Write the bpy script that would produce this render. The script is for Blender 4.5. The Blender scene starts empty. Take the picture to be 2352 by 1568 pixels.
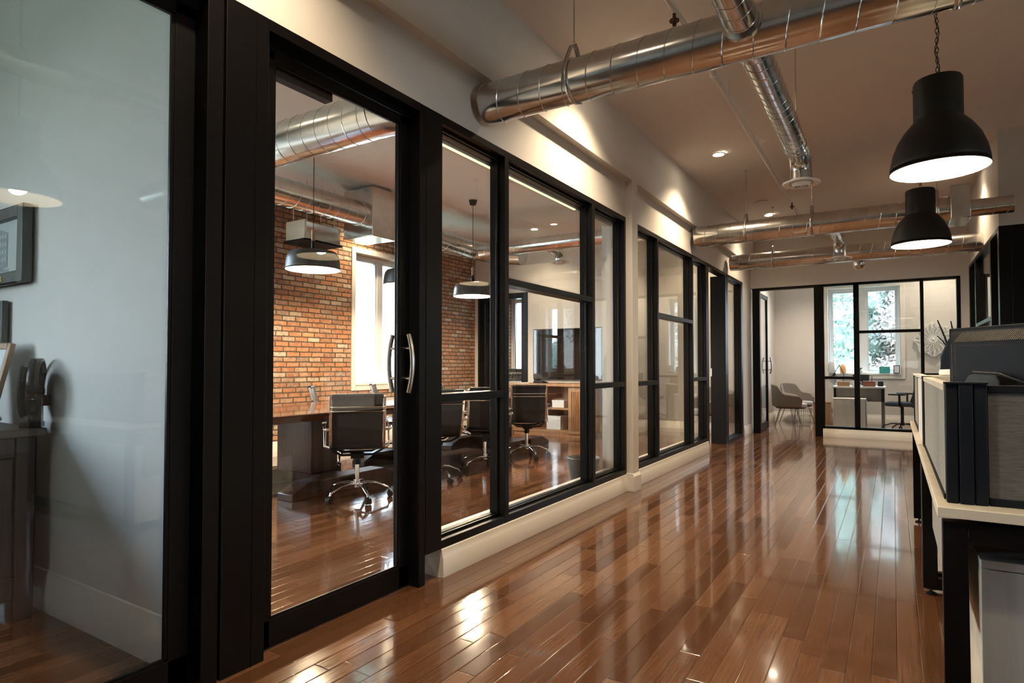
import bpy, bmesh, math, random
from mathutils import Vector, Matrix
random.seed(7)
sc = bpy.context.scene
C = sc.collection
PI = math.pi
R = math.radians

# ------------------------------------------------------------------ camera
CAM_H = 1.15
YAW = R(32.005); PITCH = R(1.35); F_PX = 1400.0
cd = bpy.data.cameras.new('camera'); cam = bpy.data.objects.new('camera', cd); C.objects.link(cam)
cam.location = (0, 0, CAM_H)
cam.rotation_euler = (R(90) + PITCH, 0, YAW)
cd.sensor_width = 36.0; cd.sensor_fit = 'HORIZONTAL'; cd.lens = 36.0 * F_PX / 2352.0
cd.shift_y = 24.0 / 2352.0
cd.clip_start = 0.02; cd.clip_end = 300
sc.camera = cam

# ------------------------------------------------------------------ view, world, sun
sc.view_settings.view_transform = 'Standard'
sc.view_settings.look = 'None'
sc.view_settings.gamma = 1.0
sc.view_settings.use_curve_mapping = False
sc.view_settings.exposure = 1.4
cy = sc.cycles
cy.max_bounces = 10; cy.diffuse_bounces = 5; cy.glossy_bounces = 5; cy.transmission_bounces = 4
cy.transparent_max_bounces = 24; cy.sample_clamp_indirect = 4.0; cy.sample_clamp_direct = 0
cy.caustics_reflective = False; cy.caustics_refractive = False; cy.blur_glossy = 0.6
cy.use_denoising = True

SKY_STRENGTH = 9.0
w = bpy.data.worlds.new('sky'); sc.world = w; w.use_nodes = True
nt = w.node_tree; nt.nodes.clear()
wo = nt.nodes.new('ShaderNodeOutputWorld'); bg = nt.nodes.new('ShaderNodeBackground')
tc = nt.nodes.new('ShaderNodeTexCoord'); sx = nt.nodes.new('ShaderNodeSeparateXYZ')
rp = nt.nodes.new('ShaderNodeValToRGB')
nt.links.new(tc.outputs['Generated'], sx.inputs[0]); nt.links.new(sx.outputs['Z'], rp.inputs[0])
rp.color_ramp.elements[0].position = 0.0; rp.color_ramp.elements[0].color = (0.84, 0.93, 1.0, 1)
rp.color_ramp.elements[1].position = 0.6; rp.color_ramp.elements[1].color = (0.46, 0.70, 1.0, 1)
nt.links.new(rp.outputs[0], bg.inputs[0]); bg.inputs[1].default_value = SKY_STRENGTH
nt.links.new(bg.outputs[0], wo.inputs[0])

sd = bpy.data.lights.new('sun', 'SUN'); sd.energy = 2.0; sd.angle = R(3); sd.color = (1, .96, .9)
so = bpy.data.objects.new('sun', sd); C.objects.link(so)
so.location = (8, -8, 20)
so.rotation_euler = Vector((.03, .55, -.83)).to_track_quat('-Z', 'Y').to_euler()

def portal(loc, size_x, size_y, direction):
    ld = bpy.data.lights.new('window_daylight', 'AREA'); ld.shape = 'RECTANGLE'
    ld.size = size_x; ld.size_y = size_y; ld.energy = 1.0
    ld.cycles.is_portal = True
    o = bpy.data.objects.new('window_daylight', ld); C.objects.link(o)
    o.location = loc; o.rotation_euler = Vector(direction).to_track_quat('-Z', 'Z').to_euler()
# windows with portals: (centre, width, height, inward direction)
portal((-6.99, 7.0, 1.85), 1.4, 2.1, (1, 0, 0))
portal((-5.49, -1.5, 1.75), 2.4, 1.8, (1, 0, 0))
portal((-6.99, 2.75, 1.8), 2.0, 2.4, (1, 0, 0))  # portal of the added, unseen meeting room window
portal((-0.5, 14.39, 1.85), 1.4, 2.0, (0, -1, 0))
portal((3.02, 14.39, 1.85), .85, 2.0, (0, -1, 0))
portal((-5.9, 10.04, 1.65), 0.5, 1.6, (0, -1, 0))
portal((5.79, 1.0, 1.7), 1.4, 1.6, (-1, 0, 0))  # portal of the added, unseen right wall window

LAMP = 2.9
WARM = (1.0, 0.77, 0.50)
def spot(loc, energy, size=R(110), blend=.7, rad=.05, color=WARM, parent=None, direction=(0, 0, -1)):
    ld = bpy.data.lights.new('lamp_light', 'SPOT'); ld.energy = energy * LAMP; ld.spot_size = size; ld.spot_blend = blend
    ld.shadow_soft_size = rad; ld.color = color
    o = bpy.data.objects.new('lamp_light', ld); C.objects.link(o); o.location = loc
    o.rotation_euler = Vector(direction).to_track_quat('-Z', 'Y').to_euler()
    if parent: o.parent = parent
    return o
def point(loc, energy, rad=.04, color=WARM, parent=None):
    ld = bpy.data.lights.new('lamp_light', 'POINT'); ld.energy = energy * LAMP; ld.shadow_soft_size = rad; ld.color = color
    o = bpy.data.objects.new('lamp_light', ld); C.objects.link(o); o.location = loc
    if parent: o.parent = parent
    return o

# ------------------------------------------------------------------ node helpers
class NB:
    def __init__(s, name):
        s.m = bpy.data.materials.new(name); s.m.use_nodes = True
        s.t = s.m.node_tree; s.t.nodes.clear()
        s.out = s.t.nodes.new('ShaderNodeOutputMaterial')
    def n(s, typ, ins=None, **props):
        nd = s.t.nodes.new('ShaderNode' + typ)
        for k, v in props.items(): setattr(nd, k, v)
        for k, v in (ins or {}).items(): s.set(nd.inputs[k], v)
        return nd
    def set(s, sock, v):
        if isinstance(v, bpy.types.NodeSocket): s.t.links.new(v, sock)
        else:
            if sock.type == 'RGBA' and len(v) == 3: v = (*v, 1)
            sock.default_value = v
    def math(s, op, a, b=0.0, c=0.0):
        nd = s.n('Math', {0: a, 1: b}, operation=op)
        if op in ('SMOOTH_MIN', 'MULTIPLY_ADD'): s.set(nd.inputs[2], c)
        return nd.outputs[0]
    def comb(s, x, y, z=0.0): return s.n('CombineXYZ', {0: x, 1: y, 2: z}).outputs[0]
    def pos(s):
        g = s.n('NewGeometry'); sp = s.n('SeparateXYZ', {0: g.outputs['Position']}); return g.outputs['Position'], sp.outputs
    def objpos(s):
        g = s.n('TexCoord'); sp = s.n('SeparateXYZ', {0: g.outputs['Object']}); return g.outputs['Object'], sp.outputs
    def noise(s, vec, scale, detail=3, rough=.5, dist=0.0):
        return s.n('TexNoise', {'Vector': vec, 'Scale': scale, 'Detail': detail, 'Roughness': rough, 'Distortion': dist}).outputs['Fac']
    def ramp(s, fac, stops, interp='LINEAR'):
        nd = s.n('ValToRGB', {0: fac}); cr = nd.color_ramp; cr.interpolation = interp
        while len(cr.elements) < len(stops): cr.elements.new(.5)
        for e, (p, c) in zip(cr.elements, stops):
            e.position = p; e.color = (*c, 1) if len(c) == 3 else c
        return nd.outputs[0]
    def mix(s, fac, a, b, blend='MIX'):
        nd = s.n('Mix', data_type='RGBA', blend_type=blend)
        s.set(nd.inputs[0], fac); s.set(nd.inputs[6], a); s.set(nd.inputs[7], b); return nd.outputs[2]
    def bump(s, h, strength=.3, dist=.01, normal=None):
        nd = s.n('Bump', {'Height': h, 'Strength': strength, 'Distance': dist})
        if normal is not None: s.set(nd.inputs['Normal'], normal)
        return nd.outputs[0]
    def bsdf(s, color, rough=.5, metal=0.0, normal=None, spec=.5, **kw):
        b = s.n('BsdfPrincipled', {'Base Color': color, 'Roughness': rough, 'Metallic': metal, 'Specular IOR Level': spec})
        for k, v in kw.items(): s.set(b.inputs[k.replace('_', ' ')], v)
        if normal is not None: s.set(b.inputs['Normal'], normal)
        s.t.links.new(b.outputs[0], s.out.inputs[0]); return s.m

def simple(name, color, rough=.5, metal=0.0, var=.06, nscale=30., bump=.0, spec=.5, stretch=(1, 1, 1), **kw):
    b = NB(name); v, xyz = b.objpos()
    vv = b.comb(b.math('MULTIPLY', xyz[0], stretch[0]), b.math('MULTIPLY', xyz[1], stretch[1]), b.math('MULTIPLY', xyz[2], stretch[2]))
    f = b.noise(vv, nscale, 4)
    lo = tuple(c * (1 - var) for c in color); hi = tuple(min(1, c * (1 + var)) for c in color)
    col = b.ramp(f, [(.3, lo), (.7, hi)])
    nrm = b.bump(f, bump, .002) if bump else None
    return b.bsdf(col, rough, metal, nrm, spec, **kw)

def emissive(name, color, strength):
    b = NB(name); e = b.n('Emission', {'Color': color, 'Strength': strength}); b.t.links.new(e.outputs[0], b.out.inputs[0]); return b.m

def glass_mat(name='pane_glass', tint=(.97, .985, .98)):
    b = NB(name)
    lw = b.n('LayerWeight', {'Blend': .5}); f5 = b.math('POWER', lw.outputs['Facing'], 5.0)
    fr = b.math('MULTIPLY_ADD', f5, .9, .045)
    tr = b.n('BsdfTransparent', {'Color': tint}); gl = b.n('BsdfGlossy', {'Color': (1, 1, 1), 'Roughness': 0.0})
    mx = b.n('MixShader', {0: fr, 1: tr.outputs[0], 2: gl.outputs[0]})
    b.t.links.new(mx.outputs[0], b.out.inputs[0]); return b.m

def floor_mat():
    b = NB('oak_plank_floor'); p, xyz = b.pos()
    W_, L_ = .083, .95
    rw = b.math('DIVIDE', xyz[0], W_); row = b.math('FLOOR', rw); rx = b.math('FRACT', rw)
    rn = b.n('TexWhiteNoise', {'W': row}, noise_dimensions='1D').outputs['Value']
    yy = b.math('MULTIPLY_ADD', rn, 7.31, b.math('DIVIDE', xyz[1], L_)); colm = b.math('FLOOR', yy); ry = b.math('FRACT', yy)
    wn = b.n('TexWhiteNoise', {'Vector': b.comb(row, colm)}, noise_dimensions='2D'); pid = wn.outputs['Value']
    ex = b.math('MULTIPLY', b.math('MINIMUM', rx, b.math('SUBTRACT', 1.0, rx)), W_)
    ey = b.math('MULTIPLY', b.math('MINIMUM', ry, b.math('SUBTRACT', 1.0, ry)), L_)
    ed = b.math('MINIMUM', ex, ey)
    gap = b.n('MapRange', {0: ed, 1: .0004, 2: .0016, 3: 0.0, 4: 1.0}).outputs[0]
    bev = b.n('MapRange', {0: ed, 1: 0.0, 2: .0045, 3: 0.0, 4: 1.0}, interpolation_type='SMOOTHSTEP').outputs[0]
    off = b.math('MULTIPLY', pid, 37.0)
    gv = b.comb(b.math('MULTIPLY_ADD', xyz[0], 95.0, off), b.math('MULTIPLY_ADD', xyz[1], 4.5, off), off)
    g1 = b.noise(gv, 1.0, 5, .6, .8)
    gv2 = b.comb(b.math('MULTIPLY_ADD', xyz[0], 16.0, off), b.math('MULTIPLY_ADD', xyz[1], 1.1, off), off)
    wv = b.n('TexWave', {'Vector': gv2, 'Scale': 1.2, 'Distortion': 9.0, 'Detail': 3.0, 'Detail Scale': .9}, wave_type='BANDS', bands_direction='X').outputs['Fac']
    g = b.math('MULTIPLY_ADD', wv, .14, b.math('MULTIPLY', g1, .86))
    base = b.ramp(pid, [(0, (.100, .041, .018)), (.35, (.138, .060, .027)), (.7, (.170, .078, .038)), (1, (.215, .105, .054))])
    dark = b.mix(1.0, base, (.80, .76, .73), 'MULTIPLY')
    col = b.mix(b.n('MapRange', {0: g, 1: .35, 2: .62, 3: 0.0, 4: 1.0}).outputs[0], dark, base)
    col = b.mix(b.math('MULTIPLY_ADD', gap, .8, .2), (.02, .008, .004), col)
    big = b.noise(b.comb(b.math('MULTIPLY', xyz[0], 5.0), b.math('MULTIPLY', xyz[1], 2.2)), 1.0, 2)
    n1 = b.bump(g, .03, .001)
    n2 = b.bump(b.math('MULTIPLY_ADD', pid, .35, big), .14, .012, n1)
    n3 = b.bump(bev, .55, .0022, n2)
    rough = b.math('MULTIPLY_ADD', g1, .10, .07)
    return b.bsdf(col, rough, 0, n3, .55, Coat_Weight=.45, Coat_Roughness=.05)

def brick_mat(name, uaxis):
    b = NB(name); p, xyz = b.pos()
    u0 = xyz[uaxis]; z0 = xyz[2]
    nz = b.n('TexNoise', {'Vector': p, 'Scale': 9.0, 'Detail': 3.0}); sc_ = b.n('SeparateXYZ', {0: nz.outputs['Color']})
    u = b.math('MULTIPLY_ADD', b.math('SUBTRACT', sc_.outputs[0], .5), .020, u0)
    z = b.math('MULTIPLY_ADD', b.math('SUBTRACT', sc_.outputs[1], .5), .016, z0)
    H_, L_ = .067, .205
    rz = b.math('DIVIDE', z, H_); row = b.math('FLOOR', rz); fz = b.math('FRACT', rz)
    rn = b.n('TexWhiteNoise', {'W': row}, noise_dimensions='1D').outputs['Value']
    uu = b.math('ADD', b.math('DIVIDE', u, L_), b.math('MULTIPLY_ADD', b.math('MODULO', b.math('ABSOLUTE', row), 2.0), .5, b.math('MULTIPLY', rn, .3)))
    cu = b.math('FLOOR', uu); fu = b.math('FRACT', uu)
    eu = b.math('MULTIPLY', b.math('MINIMUM', fu, b.math('SUBTRACT', 1.0, fu)), L_)
    ez = b.math('MULTIPLY', b.math('MINIMUM', fz, b.math('SUBTRACT', 1.0, fz)), H_)
    ed = b.math('MINIMUM', eu, ez)
    fn = b.noise(p, 55.0, 4, .6)
    edn = b.math('MULTIPLY_ADD', b.math('SUBTRACT', fn, .5), .013, ed)
    mask = b.n('MapRange', {0: edn, 1: .0058, 2: .0100, 3: 0.0, 4: 1.0}, interpolation_type='SMOOTHSTEP').outputs[0]
    pid = b.n('TexWhiteNoise', {'Vector': b.comb(row, cu)}, noise_dimensions='2D').outputs['Value']
    base = b.ramp(pid, [(0, (.26, .120, .070)), (.18, (.46, .195, .085)), (.34, (.36, .145, .070)), (.48, (.54, .26, .12)), (.62, (.30, .20, .145)), (.74, (.44, .19, .085)), (.86, (.44, .33, .24)), (1, (.56, .45, .35))])
    sm = b.noise(p, 14.0, 5, .65)
    base = b.mix(b.n('MapRange', {0: sm, 1: .48, 2: .68, 3: 0.0, 4: .60}).outputs[0], base, (.50, .39, .30))
    dk = b.noise(p, 22.0, 4, .6)
    base = b.mix(b.n('MapRange', {0: dk, 1: .34, 2: .50, 3: .55, 4: 0.0}).outputs[0], base, (.13, .075, .05))
    col = b.mix(mask, (.095, .062, .040), base)
    n1 = b.bump(b.math('MULTIPLY_ADD', fn, .25, mask), .85, .008)
    return b.bsdf(col, .85, 0, n1, .25)

def wood_mat(name, dark, light, rough=.35, axis=1, scale=1.0, bump=.08):
    b = NB(name); p, xyz = b.objpos()
    k = [28., 28., 28.]; k[axis] = 2.0
    v = b.comb(*[b.math('MULTIPLY', xyz[i], k[i] * scale) for i in range(3)])
    g1 = b.noise(v, 1.0, 6, .62, 1.2)
    k2 = [7., 7., 7.]; k2[axis] = .8
    v2 = b.comb(*[b.math('MULTIPLY', xyz[i], k2[i] * scale) for i in range(3)])
    g2 = b.noise(v2, 1.0, 3, .5, 2.5)
    g = b.math('MULTIPLY_ADD', g2, .5, b.math('MULTIPLY', g1, .5))
    col = b.ramp(g, [(.32, dark), (.5, tuple((a + c) / 2 for a, c in zip(dark, light))), (.68, light)])
    return b.bsdf(col, rough, 0, b.bump(g1, bump, .003), .5)

def fabric_mat(name, c1, c2, sx=1.0, sz=6.0, rough=.95):
    b = NB(name); p, xyz = b.objpos()
    v = b.comb(b.math('MULTIPLY', xyz[0], sx * 40), b.math('MULTIPLY', xyz[1], sx * 40), b.math('MULTIPLY', xyz[2], sz * 40))
    f = b.noise(v, 1.0, 4, .6, .6)
    f2 = b.noise(p, 900.0, 2)
    m_ = b.math('MULTIPLY_ADD', f2, .35, b.math('MULTIPLY', f, .65))
    return b.bsdf(b.ramp(m_, [(.38, c1), (.62, c2)]), rough, 0, b.bump(m_, .35, .002), .2)

def duct_mat():
    b = NB('galvanised_steel'); p, xyz = b.pos()
    f = b.noise(p, 6.0, 4, .6); f2 = b.noise(p, 1.8, 2)
    col = b.ramp(f, [(.3, (.60, .61, .60)), (.7, (.78, .78, .75))])
    return b.bsdf(col, b.math('MULTIPLY_ADD', f, .14, .12), 1.0, b.bump(f2, .22, .03), .5)

M = {}
M['wall'] = simple('cream_wall_paint', (.68, .65, .61), .75, var=.015, nscale=8, bump=.03, spec=.3)
M['ceil'] = simple('ceiling_paint', (.88, .845, .825), .9, var=.015, nscale=6, spec=.2)
M['trim'] = simple('white_trim_paint', (.80, .77, .71), .38, var=.015, nscale=10)
M['black'] = simple('black_painted_wood', (.0034, .0032, .0035), .34, var=.2, nscale=40, bump=.03, spec=.2)
M['floor'] = floor_mat()
M['brickX'] = brick_mat('reclaimed_brick_side', 1)
M['brickY'] = brick_mat('reclaimed_brick_end', 0)
M['glass'] = glass_mat()
M['duct'] = duct_mat()
M['steel'] = simple('brushed_steel', (.62, .60, .56), .26, 1.0, var=.08, nscale=60, stretch=(1, 1, .1))
M['chrome'] = simple('chrome', (.86, .85, .83), .06, 1.0, var=.02)
M['leather'] = simple('black_leather', (.018, .018, .020), .36, var=.25, nscale=180, bump=.12, spec=.5)
M['plastic'] = simple('black_plastic', (.010, .0105, .012), .45, var=.1, nscale=90, spec=.25)
M['plastic_b'] = simple('charcoal_plastic', (.0085, .011, .016), .55, var=.08, nscale=300, bump=.1, spec=.10)
M['lampblack'] = simple('dark_grey_lamp_enamel', (.0095, .0085, .0070), .5, var=.08, nscale=50, spec=.3)
M['lampgrey'] = simple('grey_lamp_enamel', (.045, .045, .045), .38, var=.08, nscale=50)
M['lampwhite'] = simple('white_lamp_enamel', (.86, .82, .74), .5, var=.01)
M['bulb'] = emissive('lit_bulb', (1, .80, .54), 5.0)
M['down'] = emissive('lit_downlight', (1, .84, .62), 40.0)
M['led'] = emissive('led_strip', (1, .78, .46), .7)  # glow put into the strip's own material, not a known lamp
M['white'] = simple('white_metal', (.80, .77, .73), .5, var=.02)
M['lacquer'] = simple('white_lacquer', (.90, .89, .87), .5, var=.01)
M['vinyl'] = simple('white_window_vinyl', (.80, .82, .84), .35, var=.01)
M['table'] = wood_mat('glossy_walnut', (.050, .014, .007), (.17, .055, .022), .06, 1, .6, .01)
M['tableleg'] = wood_mat('dark_timber', (.030, .012, .007), (.10, .042, .022), .35, 2, .8, .15)
M['rustic'] = wood_mat('dark_stained_pine', (.016, .008, .006), (.075, .036, .024), .5, 2, .8, .25)
M['rustictop'] = wood_mat('grey_brown_pine_top', (.07, .045, .035), (.20, .14, .11), .5, 1, .8, .2)
M['oak'] = wood_mat('light_oak', (.27, .13, .06), (.50, .28, .14), .42, 2, .8)
M['birch'] = wood_mat('pale_birch_laminate', (.62, .55, .42), (.76, .70, .58), .42, 0, .7, .03)
M['birchw'] = wood_mat('whitewashed_laminate', (.56, .57, .54), (.68, .69, .66), .5, 2, .8, .03)
M['greyfront'] = simple('grey_cabinet_top', (.13, .14, .15), .45, var=.04)
M['greywood'] = wood_mat('grey_brown_wood', (.10, .085, .075), (.22, .19, .17), .5, 2, .8)
M['deskgrey'] = fabric_mat('grey_panel_fabric', (.085, .079, .077), (.150, .140, .136), .6, 9.0)
M['deskside'] = fabric_mat('pale_grey_panel_fabric', (.24, .235, .21), (.34, .33, .30), 2, 2)
M['tweed'] = fabric_mat('taupe_upholstery', (.17, .145, .125), (.28, .245, .215), 6, 6)
M['tweedlt'] = fabric_mat('pale_grey_upholstery', (.36, .33, .33), (.50, .47, .47), 6, 6)
M['curtain'] = fabric_mat('grey_blue_curtain', (.10, .13, .17), (.22, .26, .32), 3, 1)
M['jacket'] = fabric_mat('dark_blue_jacket', (.012, .016, .028), (.035, .045, .07), 3, 3)
M['rock'] = simple('grey_stone', (.22, .23, .24), .6, var=.7, nscale=14, bump=.8)
M['bronze'] = simple('dark_bronze_wood', (.022, .013, .008), .25, .2, var=.5, nscale=22, bump=.2)
M['brass'] = simple('brass', (.62, .42, .16), .3, 1.0)
M['greenframe'] = wood_mat('dark_green_frame', (.028, .036, .030), (.075, .088, .075), .4, 2, 1.0, .3)
M['paper'] = simple('white_paper', (.72, .73, .74), .8, var=.02)
M['ink'] = simple('blue_grey_ink', (.10, .14, .18), .8, var=.35, nscale=60)
M['inklt'] = simple('pale_grey_ink', (.30, .36, .40), .8, var=.3, nscale=60)
M['tan'] = wood_mat('tan_wood', (.30, .16, .08), (.48, .29, .16), .4, 2, 1.2)
M['chalk'] = simple('chalkboard', (.02, .022, .026), .6, var=.3, nscale=20)
M['chalkink'] = simple('chalk_white', (.75, .75, .75), .9)
M['orange'] = simple('orange_salt', (.85, .42, .16), .5, var=.2, nscale=12, bump=.4)
M['ceramic'] = simple('white_ceramic', (.62, .64, .66), .3)
M['teal'] = simple('teal_print', (.04, .35, .31), .6, var=.3, nscale=20)
M['red'] = simple('red_brown_lacquer', (.28, .09, .06), .4)
M['rust'] = simple('rusty_iron', (.10, .045, .022), .7, .3, var=.5, nscale=40, bump=.4)
M['screen'] = simple('dark_glossy_screen', (.006, .007, .009), .04, spec=.6)
M['bark'] = simple('bark', (.12, .085, .06), .9, var=.4, nscale=6, bump=.5)
M['grass'] = simple('lawn', (.22, .25, .17), .95, var=.5, nscale=1.5)
M['green'] = simple('olive_bucket_green', (.06, .07, .065), .4, .5)
M['led_off'] = simple('frosted_lens', (.70, .68, .64), .3)
def leaf_mat(name, cols):
    b = NB(name); p, xyz = b.pos(); f = b.noise(p, 1.1, 3); f2 = b.noise(p, 9.0, 2)
    m_ = b.math('MULTIPLY_ADD', f2, .5, b.math('MULTIPLY', f, .5))
    col = b.ramp(m_, [(.36, cols[0]), (.5, cols[1]), (.62, cols[2])])
    d1 = b.n('BsdfDiffuse', {'Color': col}); d2_ = b.n('BsdfTranslucent', {'Color': col}); mx = b.n('MixShader', {0: .5, 1: d1.outputs[0], 2: d2_.outputs[0]})
    b.t.links.new(mx.outputs[0], b.out.inputs[0]); return b.m
M['leafg'] = leaf_mat('green_leaves', [(.20, .27, .21), (.34, .40, .34), (.50, .53, .48)])
M['leafp'] = leaf_mat('blossom_leaves', [(.36, .28, .24), (.50, .42, .375), (.64, .58, .54)])

# ------------------------------------------------------------------ mesh builder
class MB:
    def __init__(s): s.v = []; s.f = []
    def add(s, vs, fs):
        n = len(s.v); s.v += [tuple(v) for v in vs]; s.f += [tuple(i + n for i in f) for f in fs]; return s
    def box(s, x0, x1, y0, y1, z0, z1):
        if x0 > x1: x0, x1 = x1, x0
        if y0 > y1: y0, y1 = y1, y0
        if z0 > z1: z0, z1 = z1, z0
        return s.add([(x0, y0, z0), (x1, y0, z0), (x1, y1, z0), (x0, y1, z0), (x0, y0, z1), (x1, y0, z1), (x1, y1, z1), (x0, y1, z1)],
                     [(3, 2, 1, 0), (4, 5, 6, 7), (0, 1, 5, 4), (1, 2, 6, 5), (2, 3, 7, 6), (3, 0, 4, 7)])
    def obox(s, c, size, rot=None):
        m = MB().box(-size[0] / 2, size[0] / 2, -size[1] / 2, size[1] / 2, -size[2] / 2, size[2] / 2)
        rot = rot or Matrix(); c = Vector(c)
        return s.add([c + rot @ Vector(v) for v in m.v], m.f)
    def tube(s, pts, r, n=10, closed=False, flat=None):
        pts = [Vector(p) for p in pts]; k = len(pts)
        rs = r if isinstance(r, (list, tuple)) else [r] * k
        rings = []; up = None
        for i, p in enumerate(pts):
            a = pts[(i - 1) % k] if (i > 0 or closed) else p; b = pts[(i + 1) % k] if (i < k - 1 or closed) else p
            t = (b - a).normalized()
            if up is None:
                up = Vector((0, 0, 1)) if abs(t.z) < .9 else Vector((1, 0, 0))
            x = t.cross(up).normalized(); y = x.cross(t).normalized(); up = y
            fx, fy = flat or (1, 1)
            rings.append([p + (x * math.cos(2 * PI * j / n) * fx + y * math.sin(2 * PI * j / n) * fy) * rs[i] for j in range(n)])
        vs = [v for rg in rings for v in rg]; fs = []
        m_ = k if closed else k - 1
        for i in range(m_):
            for j in range(n):
                a = i * n + j; b = i * n + (j + 1) % n; c = ((i + 1) % k) * n + (j + 1) % n; d = ((i + 1) % k) * n + j
                fs.append((a, b, c, d))
        if not closed:
            fs.append(tuple(range(n - 1, -1, -1))); fs.append(tuple((k - 1) * n + j for j in range(n)))
        return s.add(vs, fs)
    def cyl(s, p0, p1, r, n=20, r1=None): return s.tube([p0, p1], [r, r if r1 is None else r1], n)
    def lathe(s, prof, n=32, c=(0, 0, 0), closed=False):
        vs = []; fs = []; k = len(prof)
        for (r, z) in prof:
            for j in range(n):
                a = 2 * PI * j / n; vs.append((c[0] + r * math.cos(a), c[1] + r * math.sin(a), c[2] + z))
        m_ = k if closed else k - 1
        for i in range(m_):
            for j in range(n):
                i2 = (i + 1) % k
                fs.append((i * n + j, i * n + (j + 1) % n, i2 * n + (j + 1) % n, i2 * n + j))
        if not closed:
            if 1e-5 < prof[0][0] < .01: fs.append(tuple(range(n - 1, -1, -1)))
            if 1e-5 < prof[-1][0] < .01: fs.append(tuple((k - 1) * n + j for j in range(n)))
        return s.add(vs, fs)
    def prism(s, poly, axis, a, b):
        # poly in the two other axes (order x,y,z without axis)
        def P(u, v, t):
            return {0: (t, u, v), 1: (u, t, v), 2: (u, v, t)}[axis]
        n = len(poly)
        return s.add([P(u, v, a) for u, v in poly] + [P(u, v, b) for u, v in poly],
                     [tuple(range(n - 1, -1, -1)), tuple(range(n, 2 * n))] + [(i, (i + 1) % n, n + (i + 1) % n, n + i) for i in range(n)])
    def ball(s, c, r, n=14, sq=(1, 1, 1), jitter=0):
        vs = []; fs = []; m_ = n // 2
        for i in range(m_ + 1):
            th = PI * i / m_
            for j in range(n):
                ph = 2 * PI * j / n; q = r * (1 + (random.uniform(-jitter, jitter) if 0 < i < m_ else 0))
                vs.append((c[0] + q * sq[0] * math.sin(th) * math.cos(ph), c[1] + q * sq[1] * math.sin(th) * math.sin(ph), c[2] + q * sq[2] * math.cos(th)))
        for i in range(m_):
            for j in range(n):
                fs.append((i * n + j, (i + 1) * n + j, (i + 1) * n + (j + 1) % n, i * n + (j + 1) % n))
        return s.add(vs, fs)
    def grid(s, rows, thick=None, closed_u=False):
        # rows: list of lists of points -> surface
        nr, nc = len(rows), len(rows[0]); vs = [p for r_ in rows for p in r_]; fs = []
        for i in range(nr - 1 + (1 if closed_u else 0)):
            for j in range(nc - 1):
                i2 = (i + 1) % nr
                fs.append((i * nc + j, i * nc + j + 1, i2 * nc + j + 1, i2 * nc + j))
        return s.add(vs, fs)
    def build(s, name, mat, parent=None, world=False, bevel=0, smooth=True, solid=0, seg=2):
        me = bpy.data.meshes.new(name)
        off = Vector(parent.location) if (parent is not None and world) else Vector((0, 0, 0))
        me.from_pydata([Vector(v) - off for v in s.v], [], s.f)
        bm = bmesh.new(); bm.from_mesh(me)
        bmesh.ops.remove_doubles(bm, verts=bm.verts, dist=1e-6)
        bmesh.ops.recalc_face_normals(bm, faces=bm.faces)
        if smooth:
            for f in bm.faces: f.smooth = True
            for e in bm.edges:
                if len(e.link_faces) == 2 and e.calc_face_angle(0) > R(38): e.smooth = False
        bm.to_mesh(me); bm.free()
        me.materials.append(mat if not isinstance(mat, str) else M[mat])
        o = bpy.data.objects.new(name, me); C.objects.link(o)
        if parent is not None: o.parent = parent
        if solid:
            md = o.modifiers.new('thick', 'SOLIDIFY'); md.thickness = solid; md.offset = 0
        if bevel:
            md = o.modifiers.new('edge', 'BEVEL'); md.width = bevel; md.segments = seg; md.limit_method = 'ANGLE'; md.angle_limit = R(40)
        return o

def tag(o, label, cat, group=None):
    o['label'] = label; o['category'] = cat
    if group: o['group'] = group
    return o
def thing(name, label, cat, loc=(0, 0, 0), rz=0, group=None):
    o = bpy.data.objects.new(name, None); C.objects.link(o); o.location = loc; o.rotation_euler = (0, 0, rz)
    o.empty_display_size = .1
    return tag(o, label, cat, group)
def struct(o): o['kind'] = 'structure'; return o
def sroot(name, loc=(0, 0, 0)):
    o = bpy.data.objects.new(name, None); C.objects.link(o); o.location = loc; o.empty_display_size = .1
    return struct(o)
def copy_tree(o, parent=None):
    c = o.copy(); C.objects.link(c)
    if parent is not None: c.parent = parent
    for ch in list(o.children): copy_tree(ch, c)
    return c
def dup(o, label, loc, rz=0):
    c = copy_tree(o); c.location = loc; c.rotation_euler = (0, 0, rz); c['label'] = label; return c
def RZ(a): return Matrix.Rotation(a, 3, 'Z')

def wall_boxes(mb, axis, p0, p1, a0, a1, z0, z1, holes):
    """slab between p0..p1 on axis (0 = normal X, 1 = normal Y), running a0..a1; holes (h0,h1,b,t)."""
    def bx(u0, u1, b, t):
        if u1 - u0 < 1e-4 or t - b < 1e-4: return
        if axis == 0: mb.box(p0, p1, u0, u1, b, t)
        else: mb.box(u0, u1, p0, p1, b, t)
    cur = a0
    for h0, h1, b, t in sorted(holes):
        bx(cur, h0, z0, z1); bx(h0, h1, z0, b); bx(h0, h1, t, z1); cur = h1
    bx(cur, a1, z0, z1)
    return mb

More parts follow.
